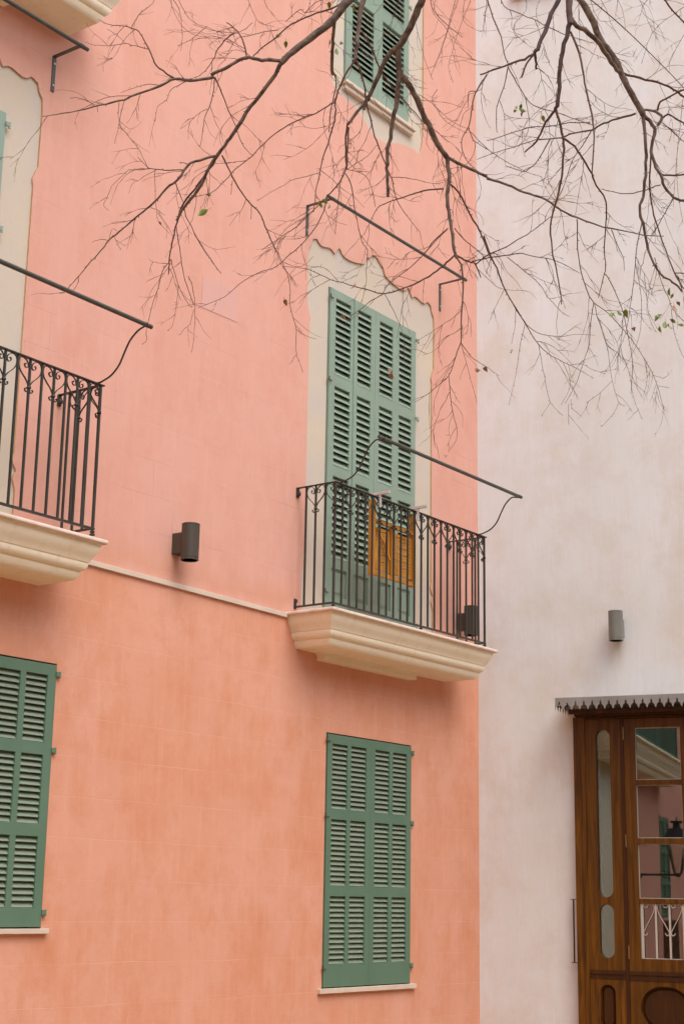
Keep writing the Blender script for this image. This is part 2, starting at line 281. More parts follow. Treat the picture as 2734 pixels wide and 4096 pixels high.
BR=[
('bR',[(-8.688,-4.714,5.258,0.0181),(-8.707,-4.687,5.213,0.0174),(-8.726,-4.658,5.162,0.0166),(-8.757,-4.614,5.088,0.0155),(-8.809,-4.548,5.012,0.0140),(-8.848,-4.498,4.952,0.0129),(-8.878,-4.457,4.897,0.0119)]),
('b',[(-8.878,-4.457,4.897,0.0086),(-8.877,-4.425,4.854,0.0083),(-8.881,-4.372,4.797,0.0080),(-8.889,-4.314,4.739,0.0077),(-8.892,-4.260,4.675,0.0074),(-8.896,-4.222,4.635,0.0072),(-8.898,-4.191,4.600,0.0070),(-8.903,-4.148,4.556,0.0067),(-8.905,-4.103,4.500,0.0065),(-8.902,-4.056,4.435,0.0061),(-8.910,-4.000,4.379,0.0058),(-8.911,-3.952,4.320,0.0055)]),
('b',[(-8.900,-4.159,4.563,0.0051),(-8.894,-4.104,4.514,0.0047),(-8.890,-4.027,4.450,0.0042),(-8.890,-3.966,4.403,0.0038),(-8.873,-3.920,4.342,0.0034),(-8.849,-3.878,4.274,0.0030),(-8.835,-3.855,4.237,0.0028),(-8.814,-3.830,4.187,0.0025),(-8.798,-3.814,4.153,0.0023)]),
('b',[(-8.819,-3.845,4.207,0.0018),(-8.810,-3.791,4.169,0.0016),(-8.782,-3.742,4.110,0.0015),(-8.761,-3.698,4.062,0.0013),(-8.733,-3.648,4.002,0.0012),(-8.710,-3.615,3.957,0.0010),(-8.693,-3.607,3.935,0.0010),(-8.692,-3.581,3.920,0.0009)]),
('b',[(-8.819,-3.845,4.207,0.0018),(-8.799,-3.839,4.180,0.0016),(-8.779,-3.836,4.155,0.0015),(-8.749,-3.829,4.116,0.0013),(-8.707,-3.830,4.072,0.0011),(-8.668,-3.838,4.040,0.0009)]),
('b',[(-8.749,-3.829,4.116,0.0012),(-8.762,-3.837,4.045,0.0010),(-8.784,-3.844,3.943,0.0007),(-8.794,-3.844,3.912,0.0007),(-8.810,-3.835,3.891,0.0006)]),
('b',[(-8.866,-3.910,4.323,0.0019),(-8.855,-3.920,4.246,0.0019),(-8.851,-3.924,4.219,0.0018),(-8.845,-3.930,4.161,0.0018),(-8.833,-3.943,4.084,0.0017),(-8.820,-3.958,4.030,0.0017),(-8.807,-3.974,3.976,0.0016)]),
('b',[(-8.826,-3.953,4.104,0.0015),(-8.802,-3.955,4.069,0.0013),(-8.769,-3.944,4.005,0.0011),(-8.743,-3.924,3.940,0.0010),(-8.716,-3.899,3.868,0.0007),(-8.703,-3.877,3.820,0.0006)]),
('b',[(-8.762,-3.934,3.981,0.0009),(-8.768,-3.921,3.918,0.0007),(-8.784,-3.901,3.892,0.0006),(-8.791,-3.890,3.868,0.0006)]),
('b',[(-8.911,-3.992,4.372,0.0019),(-8.892,-3.986,4.341,0.0018),(-8.861,-3.989,4.305,0.0018),(-8.819,-3.994,4.257,0.0016),(-8.785,-4.000,4.220,0.0015),(-8.740,-4.011,4.178,0.0014),(-8.700,-4.023,4.142,0.0013)]),
('b',[(-8.864,-3.989,4.310,0.0015),(-8.854,-4.009,4.262,0.0013),(-8.837,-4.045,4.199,0.0010),(-8.824,-4.071,4.155,0.0008),(-8.810,-4.100,4.100,0.0006)]),
('b',[(-8.900,-4.159,4.563,0.0057),(-8.933,-4.112,4.547,0.0054),(-8.963,-4.068,4.527,0.0051),(-8.975,-4.041,4.494,0.0049),(-8.988,-4.008,4.447,0.0046),(-9.006,-3.977,4.424,0.0044),(-9.026,-3.931,4.362,0.0040),(-9.049,-3.888,4.322,0.0037),(-9.072,-3.843,4.278,0.0033),(-9.092,-3.806,4.241,0.0031),(-9.112,-3.768,4.204,0.0028),(-9.122,-3.741,4.165,0.0025),(-9.140,-3.703,4.117,0.0022),(-9.154,-3.670,4.074,0.0019),(-9.168,-3.637,4.031,0.0016),(-9.185,-3.602,3.989,0.0014),(-9.195,-3.588,3.985,0.0013)]),
('b',[(-8.977,-4.040,4.498,0.0025),(-9.034,-3.989,4.488,0.0021),(-9.078,-3.952,4.486,0.0018),(-9.120,-3.914,4.475,0.0014),(-9.143,-3.893,4.472,0.0013)]),
('b',[(-9.143,-3.893,4.472,0.0009),(-9.158,-3.865,4.441,0.0009),(-9.173,-3.833,4.404,0.0008),(-9.177,-3.811,4.354,0.0007),(-9.181,-3.797,4.326,0.0007),(-9.165,-3.813,4.305,0.0006)]),
('b',[(-9.081,-3.950,4.485,0.0019),(-9.107,-3.939,4.503,0.0014),(-9.134,-3.929,4.522,0.0009)]),
('b',[(-9.064,-3.962,4.483,0.0013),(-9.062,-3.965,4.429,0.0011),(-9.057,-3.972,4.320,0.0009),(-9.049,-3.983,4.259,0.0008),(-9.025,-4.022,4.204,0.0006)]),
('b',[(-8.964,-4.064,4.523,0.0019),(-8.982,-4.021,4.536,0.0013)]),
('b',[(-8.988,-4.008,4.447,0.0025),(-8.984,-4.026,4.404,0.0022),(-8.980,-4.047,4.354,0.0019)]),
('b',[(-9.031,-3.918,4.341,0.0013),(-9.010,-3.943,4.330,0.0009),(-8.992,-3.962,4.311,0.0006)]),
('b',[(-9.112,-3.768,4.204,0.0013),(-9.120,-3.730,4.215,0.0010),(-9.125,-3.686,4.211,0.0006)]),
('b',[(-9.112,-3.768,4.204,0.0009),(-9.112,-3.785,4.250,0.0007),(-9.098,-3.801,4.242,0.0006)]),
('b',[(-9.102,-3.787,4.223,0.0009),(-9.083,-3.790,4.194,0.0008),(-9.066,-3.796,4.172,0.0006)]),
('b',[(-8.891,-4.170,4.563,0.0032),(-8.847,-4.178,4.505,0.0030),(-8.801,-4.189,4.449,0.0029),(-8.743,-4.210,4.392,0.0027),(-8.707,-4.228,4.362,0.0026),(-8.673,-4.231,4.314,0.0025),(-8.636,-4.236,4.264,0.0023),(-8.610,-4.240,4.229,0.0023)]),
('b',[(-8.613,-4.239,4.233,0.0018),(-8.606,-4.255,4.203,0.0017),(-8.597,-4.279,4.143,0.0016),(-8.591,-4.297,4.099,0.0015),(-8.591,-4.308,4.032,0.0014),(-8.595,-4.312,3.974,0.0013),(-8.592,-4.329,3.909,0.0012),(-8.588,-4.344,3.858,0.0012),(-8.593,-4.347,3.801,0.0011),(-8.595,-4.353,3.751,0.0010),(-8.591,-4.367,3.711,0.0009),(-8.587,-4.383,3.669,0.0009)]),
('b',[(-8.588,-4.343,3.862,0.0011),(-8.558,-4.362,3.843,0.0009),(-8.518,-4.394,3.830,0.0006)]),
('b',[(-8.595,-4.353,3.749,0.0011),(-8.622,-4.338,3.701,0.0006)]),
('b',[(-8.827,-4.177,4.474,0.0013),(-8.801,-4.148,4.429,0.0010)]),
('b',[(-8.740,-4.211,4.389,0.0013),(-8.724,-4.196,4.336,0.0010)]),
('b',[(-8.870,-4.467,4.908,0.0074),(-8.903,-4.427,4.909,0.0072),(-8.941,-4.383,4.909,0.0070),(-8.971,-4.349,4.913,0.0068),(-8.995,-4.311,4.888,0.0067),(-9.016,-4.279,4.864,0.0065),(-9.047,-4.231,4.836,0.0063)]),
('b',[(-9.037,-4.240,4.828,0.0063),(-9.057,-4.221,4.817,0.0061),(-9.109,-4.173,4.800,0.0056),(-9.153,-4.137,4.799,0.0052),(-9.196,-4.093,4.761,0.0047),(-9.259,-4.030,4.713,0.0041),(-9.307,-3.982,4.679,0.0036),(-9.361,-3.931,4.651,0.0031),(-9.420,-3.875,4.619,0.0025),(-9.474,-3.825,4.595,0.0020),(-9.499,-3.802,4.584,0.0017),(-9.524,-3.780,4.575,0.0015)]),
('b',[(-9.153,-4.137,4.799,0.0037),(-9.192,-4.104,4.826,0.0033),(-9.215,-4.086,4.848,0.0031),(-9.232,-4.080,4.878,0.0029),(-9.248,-4.074,4.907,0.0026),(-9.271,-4.064,4.943,0.0023),(-9.291,-4.053,4.972,0.0021),(-9.312,-4.034,4.984,0.0019),(-9.337,-4.008,4.990,0.0016),(-9.369,-3.971,4.991,0.0013),(-9.404,-3.937,5.009,0.0009)]),
('b',[(-9.312,-4.034,4.984,0.0015),(-9.308,-4.047,5.013,0.0014),(-9.300,-4.066,5.046,0.0013),(-9.274,-4.107,5.088,0.0010),(-9.274,-4.114,5.117,0.0009)]),
('b',[(-9.248,-4.074,4.907,0.0016),(-9.279,-4.025,4.923,0.0013),(-9.299,-3.991,4.934,0.0012),(-9.331,-3.929,4.932,0.0010),(-9.360,-3.878,4.936,0.0008),(-9.380,-3.847,4.951,0.0006)]),
('b',[(-9.299,-3.991,4.934,0.0009),(-9.328,-3.983,4.954,0.0008),(-9.376,-3.960,4.973,0.0006)]),
('b',[(-8.970,-4.351,4.915,0.0031),(-8.988,-4.356,4.951,0.0028),(-9.015,-4.353,4.991,0.0024),(-9.040,-4.341,5.014,0.0022),(-9.069,-4.323,5.031,0.0019)]),
('b',[(-9.034,-4.337,4.995,0.0028),(-9.039,-4.291,4.976,0.0025),(-9.035,-4.247,4.945,0.0021),(-9.028,-4.228,4.923,0.0019),(-9.023,-4.187,4.891,0.0015),(-9.024,-4.151,4.870,0.0012),(-9.032,-4.115,4.863,0.0010)]),
('b',[(-8.955,-4.369,4.914,0.0023),(-8.931,-4.398,4.959,0.0025),(-8.898,-4.436,5.006,0.0027),(-8.866,-4.475,5.060,0.0030),(-8.845,-4.499,5.084,0.0031),(-8.801,-4.547,5.122,0.0034),(-8.756,-4.594,5.155,0.0037),(-8.724,-4.628,5.177,0.0038),(-8.700,-4.658,5.227,0.0041)]),
('b',[(-8.890,-4.449,5.044,0.0017),(-8.935,-4.407,5.026,0.0015),(-8.977,-4.366,5.002,0.0013),(-9.005,-4.340,4.990,0.0012),(-9.025,-4.316,4.948,0.0011),(-9.038,-4.297,4.883,0.0009)]),
('b',[(-8.873,-4.472,5.082,0.0014),(-8.844,-4.522,5.135,0.0015),(-8.828,-4.535,5.124,0.0016),(-8.810,-4.569,5.165,0.0016),(-8.779,-4.611,5.188,0.0017)]),
('b',[(-9.035,-4.243,4.828,0.0031),(-9.015,-4.241,4.807,0.0029),(-8.966,-4.238,4.759,0.0024),(-8.924,-4.234,4.716,0.0020),(-8.884,-4.234,4.678,0.0016)]),
('b',[(-9.034,-4.242,4.825,0.0025),(-9.042,-4.243,4.762,0.0022),(-9.052,-4.241,4.703,0.0019),(-9.073,-4.230,4.627,0.0015),(-9.086,-4.232,4.536,0.0011),(-9.093,-4.231,4.499,0.0009)]),
('b',[(-8.891,-4.246,4.656,0.0016),(-8.859,-4.239,4.624,0.0015),(-8.825,-4.240,4.599,0.0014),(-8.790,-4.249,4.583,0.0013)]),
('b',[(-9.114,-4.168,4.799,0.0016),(-9.142,-4.138,4.772,0.0014),(-9.160,-4.117,4.747,0.0012),(-9.167,-4.107,4.708,0.0010),(-9.189,-4.082,4.675,0.0009),(-9.192,-4.074,4.614,0.0006)]),
('b',[(-9.197,-4.093,4.763,0.0016),(-9.237,-4.074,4.756,0.0013),(-9.281,-4.050,4.731,0.0010),(-9.337,-4.020,4.689,0.0006)]),
('b',[(-9.279,-4.011,4.706,0.0012),(-9.326,-3.961,4.696,0.0011),(-9.353,-3.930,4.682,0.0011),(-9.383,-3.894,4.653,0.0010),(-9.408,-3.862,4.628,0.0009)]),
('b',[(-9.306,-3.982,4.676,0.0012),(-9.312,-3.986,4.625,0.0011),(-9.316,-3.997,4.567,0.0009),(-9.334,-3.999,4.475,0.0006)]),
('b',[(-9.291,-3.999,4.693,0.0012),(-9.251,-3.932,4.623,0.0009),(-9.209,-3.932,4.595,0.0008),(-9.169,-3.935,4.571,0.0006)]),
('b',[(-9.369,-3.924,4.646,0.0012),(-9.366,-3.928,4.619,0.0009)]),
('b',[(-9.377,-3.918,4.648,0.0012),(-9.397,-3.887,4.672,0.0011),(-9.418,-3.848,4.684,0.0010),(-9.427,-3.828,4.683,0.0009)]),
('bR',[(-8.813,-4.836,5.125,0.0117),(-8.820,-4.826,5.089,0.0111),(-8.827,-4.816,5.046,0.0103),(-8.829,-4.811,4.976,0.0091),(-8.833,-4.804,4.885,0.0075),(-8.835,-4.799,4.822,0.0064)]),
('b',[(-8.835,-4.799,4.822,0.0044),(-8.849,-4.775,4.775,0.0042),(-8.862,-4.747,4.708,0.0038),(-8.868,-4.729,4.641,0.0035),(-8.863,-4.727,4.589,0.0033),(-8.867,-4.709,4.503,0.0029),(-8.878,-4.680,4.405,0.0024),(-8.880,-4.667,4.340,0.0021),(-8.882,-4.655,4.275,0.0018),(-8.880,-4.644,4.191,0.0014)]),
('b',[(-8.868,-4.729,4.641,0.0028),(-8.887,-4.705,4.623,0.0027),(-8.912,-4.670,4.592,0.0025),(-8.959,-4.612,4.557,0.0024),(-8.988,-4.573,4.525,0.0022),(-9.020,-4.528,4.480,0.0020),(-9.056,-4.472,4.406,0.0018),(-9.093,-4.417,4.345,0.0016),(-9.113,-4.387,4.302,0.0015),(-9.135,-4.351,4.256,0.0013),(-9.158,-4.323,4.240,0.0012),(-9.198,-4.278,4.223,0.0011)]),
('b',[(-8.880,-4.668,4.350,0.0014),(-8.922,-4.637,4.327,0.0012),(-8.963,-4.607,4.305,0.0010),(-8.993,-4.585,4.276,0.0009),(-9.028,-4.558,4.243,0.0008),(-9.077,-4.521,4.193,0.0005)]),
('b',[(-8.835,-4.799,4.822,0.0042),(-8.807,-4.807,4.777,0.0039),(-8.778,-4.806,4.714,0.0036),(-8.767,-4.803,4.686,0.0035),(-8.743,-4.802,4.634,0.0032),(-8.707,-4.802,4.559,0.0028),(-8.681,-4.807,4.513,0.0026),(-8.645,-4.814,4.450,0.0023),(-8.621,-4.821,4.410,0.0020),(-8.604,-4.825,4.381,0.0019),(-8.574,-4.824,4.317,0.0016),(-8.522,-4.848,4.248,0.0012),(-8.479,-4.873,4.200,0.0008)]),
('b',[(-8.824,-4.816,4.942,0.0039),(-8.790,-4.823,4.920,0.0037),(-8.748,-4.825,4.884,0.0034),(-8.710,-4.823,4.846,0.0032),(-8.678,-4.824,4.818,0.0030),(-8.626,-4.835,4.782,0.0026),(-8.560,-4.854,4.743,0.0023),(-8.494,-4.872,4.702,0.0019),(-8.468,-4.878,4.684,0.0017)]),
('b',[(-8.747,-4.626,5.089,0.0069),(-8.715,-4.596,5.035,0.0067),(-8.685,-4.569,4.985,0.0066),(-8.656,-4.549,4.940,0.0065),(-8.643,-4.547,4.926,0.0064)]),
('b',[(-8.643,-4.549,4.928,0.0026),(-8.629,-4.551,4.908,0.0025),(-8.615,-4.538,4.868,0.0024),(-8.599,-4.507,4.804,0.0021),(-8.570,-4.475,4.716,0.0018)]),
('b',[(-8.864,-4.796,5.041,0.0039),(-8.840,-4.810,5.046,0.0042),(-8.824,-4.821,5.061,0.0045)]),
('bR',[(-8.377,-4.839,5.377,0.0162),(-8.373,-4.813,5.335,0.0158),(-8.370,-4.787,5.292,0.0154),(-8.364,-4.742,5.220,0.0148),(-8.364,-4.702,5.165,0.0143),(-8.372,-4.659,5.126,0.0138)]),
('b',[(-8.371,-4.666,5.136,0.0107),(-8.376,-4.620,5.095,0.0101),(-8.369,-4.583,5.042,0.0094),(-8.360,-4.544,4.983,0.0088),(-8.358,-4.510,4.942,0.0082)]),
('b',[(-8.358,-4.526,4.959,0.0073),(-8.363,-4.517,4.929,0.0060),(-8.368,-4.509,4.900,0.0048)]),
('b',[(-8.358,-4.510,4.942,0.0067),(-8.384,-4.479,4.886,0.0063),(-8.408,-4.451,4.831,0.0060)]),
('b',[(-8.408,-4.451,4.831,0.0042),(-8.397,-4.435,4.781,0.0039),(-8.374,-4.420,4.705,0.0035),(-8.358,-4.409,4.654,0.0032),(-8.357,-4.380,4.603,0.0029),(-8.370,-4.322,4.546,0.0024)]),
('b',[(-8.401,-4.454,4.819,0.0042),(-8.407,-4.454,4.741,0.0037),(-8.412,-4.457,4.663,0.0033),(-8.415,-4.459,4.617,0.0030)]),
('b',[(-8.370,-4.322,4.543,0.0021),(-8.391,-4.254,4.481,0.0019),(-8.410,-4.192,4.423,0.0017),(-8.442,-4.113,4.371,0.0014),(-8.469,-4.048,4.327,0.0012)]),
('b',[(-8.369,-4.321,4.539,0.0024),(-8.374,-4.293,4.448,0.0022),(-8.396,-4.243,4.363,0.0020),(-8.423,-4.197,4.307,0.0019),(-8.441,-4.168,4.277,0.0018),(-8.468,-4.122,4.227,0.0016),(-8.510,-4.068,4.203,0.0015),(-8.555,-4.001,4.151,0.0013),(-8.586,-3.950,4.094,0.0011),(-8.653,-3.858,4.041,0.0009)]),
('b',[(-8.358,-4.409,4.654,0.0015),(-8.319,-4.462,4.637,0.0013),(-8.294,-4.486,4.607,0.0012),(-8.270,-4.496,4.539,0.0010),(-8.258,-4.497,4.492,0.0009)]),
('b',[(-8.353,-4.406,4.635,0.0024),(-8.334,-4.423,4.586,0.0023),(-8.316,-4.428,4.487,0.0020),(-8.300,-4.435,4.417,0.0018),(-8.280,-4.447,4.333,0.0016),(-8.264,-4.463,4.299,0.0015),(-8.257,-4.454,4.208,0.0013),(-8.252,-4.448,4.138,0.0011),(-8.257,-4.428,4.068,0.0009)]),
('b',[(-8.353,-4.418,4.654,0.0015),(-8.323,-4.446,4.689,0.0013),(-8.292,-4.475,4.723,0.0011),(-8.263,-4.504,4.780,0.0009)]),
('b',[(-8.355,-4.378,4.597,0.0018),(-8.314,-4.341,4.541,0.0015),(-8.274,-4.304,4.483,0.0012),(-8.237,-4.270,4.431,0.0009)]),
('b',[(-8.366,-4.679,5.141,0.0144),(-8.351,-4.674,5.089,0.0137),(-8.340,-4.670,5.051,0.0132)]),
('b',[(-8.340,-4.670,5.051,0.0107),(-8.331,-4.661,4.990,0.0102),(-8.321,-4.647,4.916,0.0096),(-8.317,-4.624,4.842,0.0089),(-8.309,-4.607,4.761,0.0083),(-8.305,-4.589,4.700,0.0078),(-8.293,-4.581,4.633,0.0072),(-8.280,-4.577,4.573,0.0067),(-8.269,-4.570,4.516,0.0063)]),
('b',[(-8.613,-4.823,4.398,0.0014),(-8.596,-4.873,4.389,0.0013),(-8.577,-4.921,4.373,0.0011),(-8.553,-4.981,4.352,0.0009),(-8.539,-5.024,4.349,0.0008)]),
('b',[(-8.338,-4.673,5.051,0.0132),(-8.315,-4.678,5.022,0.0130),(-8.291,-4.688,5.000,0.0129),(-8.247,-4.700,4.948,0.0126),(-8.207,-4.706,4.896,0.0123),(-8.157,-4.715,4.832,0.0120),(-8.110,-4.726,4.774,0.0117),(-8.070,-4.742,4.733,0.0115)]),
('b',[(-8.070,-4.742,4.733,0.0091),(-8.063,-4.746,4.682,0.0088),(-8.059,-4.747,4.623,0.0084),(-8.062,-4.737,4.565,0.0080),(-8.054,-4.740,4.485,0.0074),(-8.045,-4.746,4.412,0.0070),(-8.033,-4.755,4.313,0.0063),(-8.025,-4.762,4.276,0.0060)]),
('b',[(-8.031,-4.755,4.289,0.0042),(-8.024,-4.783,4.241,0.0040),(-8.035,-4.801,4.124,0.0036),(-8.057,-4.806,4.000,0.0031),(-8.077,-4.816,3.871,0.0026)]),
('b',[(-8.077,-4.816,3.871,0.0023),(-8.064,-4.783,3.818,0.0021),(-8.047,-4.737,3.744,0.0017),(-8.054,-4.682,3.706,0.0014),(-8.062,-4.623,3.666,0.0011),(-8.072,-4.582,3.649,0.0009)]),
('b',[(-8.046,-4.736,3.741,0.0018),(-8.017,-4.726,3.659,0.0015),(-7.986,-4.722,3.584,0.0012),(-7.964,-4.724,3.540,0.0010),(-7.951,-4.712,3.489,0.0008),(-7.956,-4.676,3.445,0.0006)]),
('b',[(-8.075,-4.815,3.865,0.0018),(-8.014,-4.823,3.825,0.0014),(-7.956,-4.842,3.803,0.0011),(-7.865,-4.874,3.770,0.0006)]),
('b',[(-8.071,-4.813,3.860,0.0012),(-8.040,-4.815,3.798,0.0010),(-8.000,-4.818,3.718,0.0008),(-7.958,-4.819,3.631,0.0006)]),
('b',[(-8.031,-4.755,4.289,0.0039),(-8.043,-4.722,4.256,0.0037),(-8.059,-4.684,4.223,0.0035),(-8.082,-4.634,4.190,0.0033),(-8.117,-4.567,4.156,0.0030),(-8.166,-4.485,4.129,0.0026),(-8.216,-4.419,4.149,0.0023),(-8.258,-4.365,4.165,0.0020),(-8.310,-4.300,4.188,0.0017),(-8.346,-4.258,4.214,0.0015),(-8.385,-4.210,4.234,0.0012),(-8.437,-4.137,4.240,0.0009)]),
('b',[(-8.166,-4.485,4.129,0.0018),(-8.188,-4.433,4.100,0.0016),(-8.204,-4.387,4.065,0.0013),(-8.219,-4.348,4.039,0.0011),(-8.224,-4.318,4.000,0.0009)]),
('b',[(-8.120,-4.779,4.375,0.0024),(-8.133,-4.715,4.328,0.0021),(-8.134,-4.676,4.286,0.0020),(-8.145,-4.610,4.232,0.0017),(-8.159,-4.554,4.196,0.0015),(-8.169,-4.511,4.166,0.0013),(-8.170,-4.479,4.132,0.0012)]),
('b',[(-8.166,-4.485,4.129,0.0015),(-8.158,-4.530,4.041,0.0012),(-8.156,-4.579,3.917,0.0009),(-8.172,-4.595,3.802,0.0006)]),
('b',[(-8.124,-4.555,4.149,0.0012),(-8.077,-4.520,4.063,0.0008),(-8.045,-4.503,4.011,0.0006)]),
('b',[(-8.082,-4.634,4.190,0.0012),(-8.083,-4.627,4.110,0.0008),(-8.080,-4.629,4.074,0.0006)]),
('b',[(-8.036,-4.758,4.412,0.0024),(-7.976,-4.769,4.379,0.0021),(-7.923,-4.785,4.358,0.0018),(-7.869,-4.801,4.336,0.0015),(-7.819,-4.803,4.301,0.0012)]),
('b',[(-8.027,-4.761,4.289,0.0048),(-7.999,-4.783,4.275,0.0041),(-7.982,-4.797,4.267,0.0037),(-7.963,-4.813,4.263,0.0033),(-7.941,-4.820,4.232,0.0026),(-7.926,-4.822,4.207,0.0021)]),
('b',[(-7.970,-4.809,4.269,0.0028),(-7.950,-4.879,4.277,0.0026),(-7.923,-4.965,4.279,0.0022),(-7.908,-5.015,4.280,0.0020),(-7.884,-5.073,4.257,0.0018),(-7.861,-5.132,4.241,0.0016),(-7.837,-5.189,4.206,0.0013),(-7.815,-5.239,4.168,0.0011)]),
('g',[(-7.958,-4.816,4.258,0.0028),(-7.953,-4.873,4.291,0.0026),(-7.938,-4.938,4.308,0.0023),(-7.927,-5.005,4.336,0.0020),(-7.918,-5.065,4.362,0.0018),(-7.913,-5.106,4.384,0.0016),(-7.908,-5.160,4.413,0.0014)]),
('b',[(-8.070,-4.742,4.733,0.0073),(-8.043,-4.774,4.712,0.0070),(-7.992,-4.838,4.674,0.0064),(-7.960,-4.876,4.650,0.0061)]),
('b',[(-7.960,-4.874,4.645,0.0058),(-7.902,-4.943,4.618,0.0053),(-7.865,-4.985,4.595,0.0050),(-7.828,-5.027,4.576,0.0047),(-7.792,-5.070,4.560,0.0045),(-7.742,-5.119,4.514,0.0040),(-7.695,-5.171,4.485,0.0037),(-7.623,-5.256,4.449,0.0031),(-7.562,-5.331,4.431,0.0026),(-7.510,-5.396,4.415,0.0022),(-7.461,-5.463,4.412,0.0018)]),
('b',[(-8.072,-4.726,4.590,0.0036),(-8.127,-4.680,4.576,0.0032),(-8.174,-4.638,4.550,0.0029),(-8.226,-4.590,4.517,0.0025),(-8.282,-4.539,4.479,0.0020),(-8.301,-4.519,4.432,0.0017),(-8.328,-4.490,4.341,0.0012)]),
('b',[(-8.058,-4.746,4.616,0.0039),(-8.036,-4.769,4.589,0.0039),(-8.007,-4.791,4.534,0.0038),(-7.981,-4.808,4.473,0.0037),(-7.959,-4.826,4.432,0.0036),(-7.940,-4.839,4.391,0.0035),(-7.917,-4.852,4.330,0.0034),(-7.895,-4.867,4.282,0.0033)]),
('b',[(-7.937,-4.844,4.393,0.0037),(-7.895,-4.853,4.317,0.0034),(-7.863,-4.864,4.263,0.0032),(-7.827,-4.872,4.198,0.0029),(-7.775,-4.893,4.121,0.0026),(-7.719,-4.919,4.044,0.0022),(-7.657,-4.949,3.961,0.0018),(-7.605,-4.986,3.915,0.0016),(-7.544,-5.040,3.881,0.0013),(-7.487,-5.089,3.847,0.0010),(-7.460,-5.111,3.830,0.0009)]),
('b',[(-7.775,-4.893,4.121,0.0020),(-7.744,-4.919,4.063,0.0018),(-7.719,-4.941,4.019,0.0016),(-7.683,-4.986,3.990,0.0013),(-7.641,-5.050,3.980,0.0011),(-7.605,-5.111,3.988,0.0008),(-7.564,-5.175,3.984,0.0006)]),
('b',[(-7.657,-4.949,3.961,0.0014),(-7.652,-4.960,3.892,0.0013),(-7.648,-4.971,3.809,0.0011),(-7.638,-4.993,3.693,0.0008),(-7.614,-5.040,3.631,0.0006)]),
('b',[(-7.638,-4.993,3.693,0.0008),(-7.668,-4.965,3.626,0.0006)]),
('b',[(-7.717,-4.918,4.038,0.0014),(-7.745,-4.910,3.942,0.0012),(-7.782,-4.908,3.796,0.0009),(-7.828,-4.897,3.645,0.0006)]),
('b',[(-7.565,-5.019,3.889,0.0011),(-7.550,-5.042,3.817,0.0009),(-7.553,-5.039,3.763,0.0008),(-7.576,-5.010,3.694,0.0006)]),
('b',[(-7.544,-5.040,3.881,0.0011),(-7.513,-5.082,3.886,0.0010),(-7.480,-5.115,3.865,0.0008),(-7.440,-5.159,3.847,0.0006)]),
('b',[(-7.765,-4.901,4.102,0.0011),(-7.729,-4.872,4.023,0.0008),(-7.708,-4.845,3.967,0.0006)]),
('b',[(-8.120,-4.774,4.370,0.0021),(-8.140,-4.738,4.328,0.0019),(-8.159,-4.702,4.280,0.0018)]),
('pR',[(-8.512,-5.558,5.042,0.0091),(-8.527,-5.544,4.991,0.0088),(-8.546,-5.526,4.933,0.0084),(-8.565,-5.508,4.861,0.0080),(-8.589,-5.485,4.775,0.0075),(-8.603,-5.472,4.739,0.0073)]),
('b',[(-8.603,-5.472,4.739,0.0048),(-8.627,-5.443,4.710,0.0044),(-8.669,-5.398,4.681,0.0039),(-8.706,-5.357,4.656,0.0034),(-8.743,-5.316,4.630,0.0029)]),
('p',[(-8.603,-5.472,4.742,0.0059),(-8.582,-5.463,4.718,0.0048),(-8.560,-5.456,4.694,0.0038)]),
('p',[(-8.606,-5.466,4.726,0.0043),(-8.621,-5.447,4.691,0.0039),(-8.631,-5.430,4.635,0.0035)]),
('b',[(-8.725,-5.333,4.632,0.0034),(-8.747,-5.318,4.586,0.0032),(-8.771,-5.304,4.527,0.0028),(-8.784,-5.302,4.462,0.0025),(-8.798,-5.299,4.398,0.0022),(-8.823,-5.284,4.340,0.0018),(-8.829,-5.291,4.284,0.0016),(-8.826,-5.309,4.241,0.0013),(-8.816,-5.344,4.197,0.0010)]),
('b',[(-8.763,-5.307,4.553,0.0016),(-8.775,-5.286,4.550,0.0014),(-8.762,-5.272,4.495,0.0011)]),
('b',[(-8.798,-5.299,4.391,0.0016),(-8.756,-5.294,4.359,0.0015),(-8.689,-5.316,4.342,0.0013),(-8.621,-5.339,4.325,0.0012),(-8.527,-5.374,4.308,0.0010),(-8.445,-5.411,4.304,0.0008)]),
('b',[(-8.682,-5.319,4.341,0.0013),(-8.700,-5.295,4.370,0.0012),(-8.728,-5.257,4.422,0.0011)]),
('b',[(-8.670,-5.395,4.675,0.0021),(-8.637,-5.357,4.618,0.0018),(-8.605,-5.306,4.555,0.0015),(-8.555,-5.276,4.485,0.0011)]),
('b',[(-8.669,-5.394,4.672,0.0021),(-8.623,-5.405,4.623,0.0020),(-8.562,-5.425,4.564,0.0018),(-8.517,-5.455,4.549,0.0017),(-8.460,-5.499,4.541,0.0016),(-8.405,-5.539,4.526,0.0015),(-8.346,-5.583,4.515,0.0014)]),
('gR',[(-8.466,-5.166,5.202,0.0028),(-8.468,-5.182,5.152,0.0027),(-8.474,-5.214,5.044,0.0025),(-8.475,-5.251,4.945,0.0023),(-8.485,-5.271,4.856,0.0021),(-8.487,-5.290,4.804,0.0019)]),
('pR',[(-8.665,-5.652,4.933,0.0137),(-8.665,-5.654,4.879,0.0126),(-8.666,-5.656,4.812,0.0113),(-8.666,-5.658,4.764,0.0103)]),
('p',[(-8.667,-5.656,4.764,0.0092),(-8.666,-5.641,4.717,0.0088),(-8.662,-5.617,4.629,0.0081),(-8.655,-5.602,4.559,0.0075),(-8.644,-5.588,4.477,0.0068),(-8.644,-5.578,4.447,0.0065)]),
('p',[(-8.644,-5.577,4.447,0.0052),(-8.631,-5.529,4.416,0.0044),(-8.608,-5.483,4.374,0.0036),(-8.601,-5.458,4.358,0.0032),(-8.597,-5.421,4.341,0.0026)]),
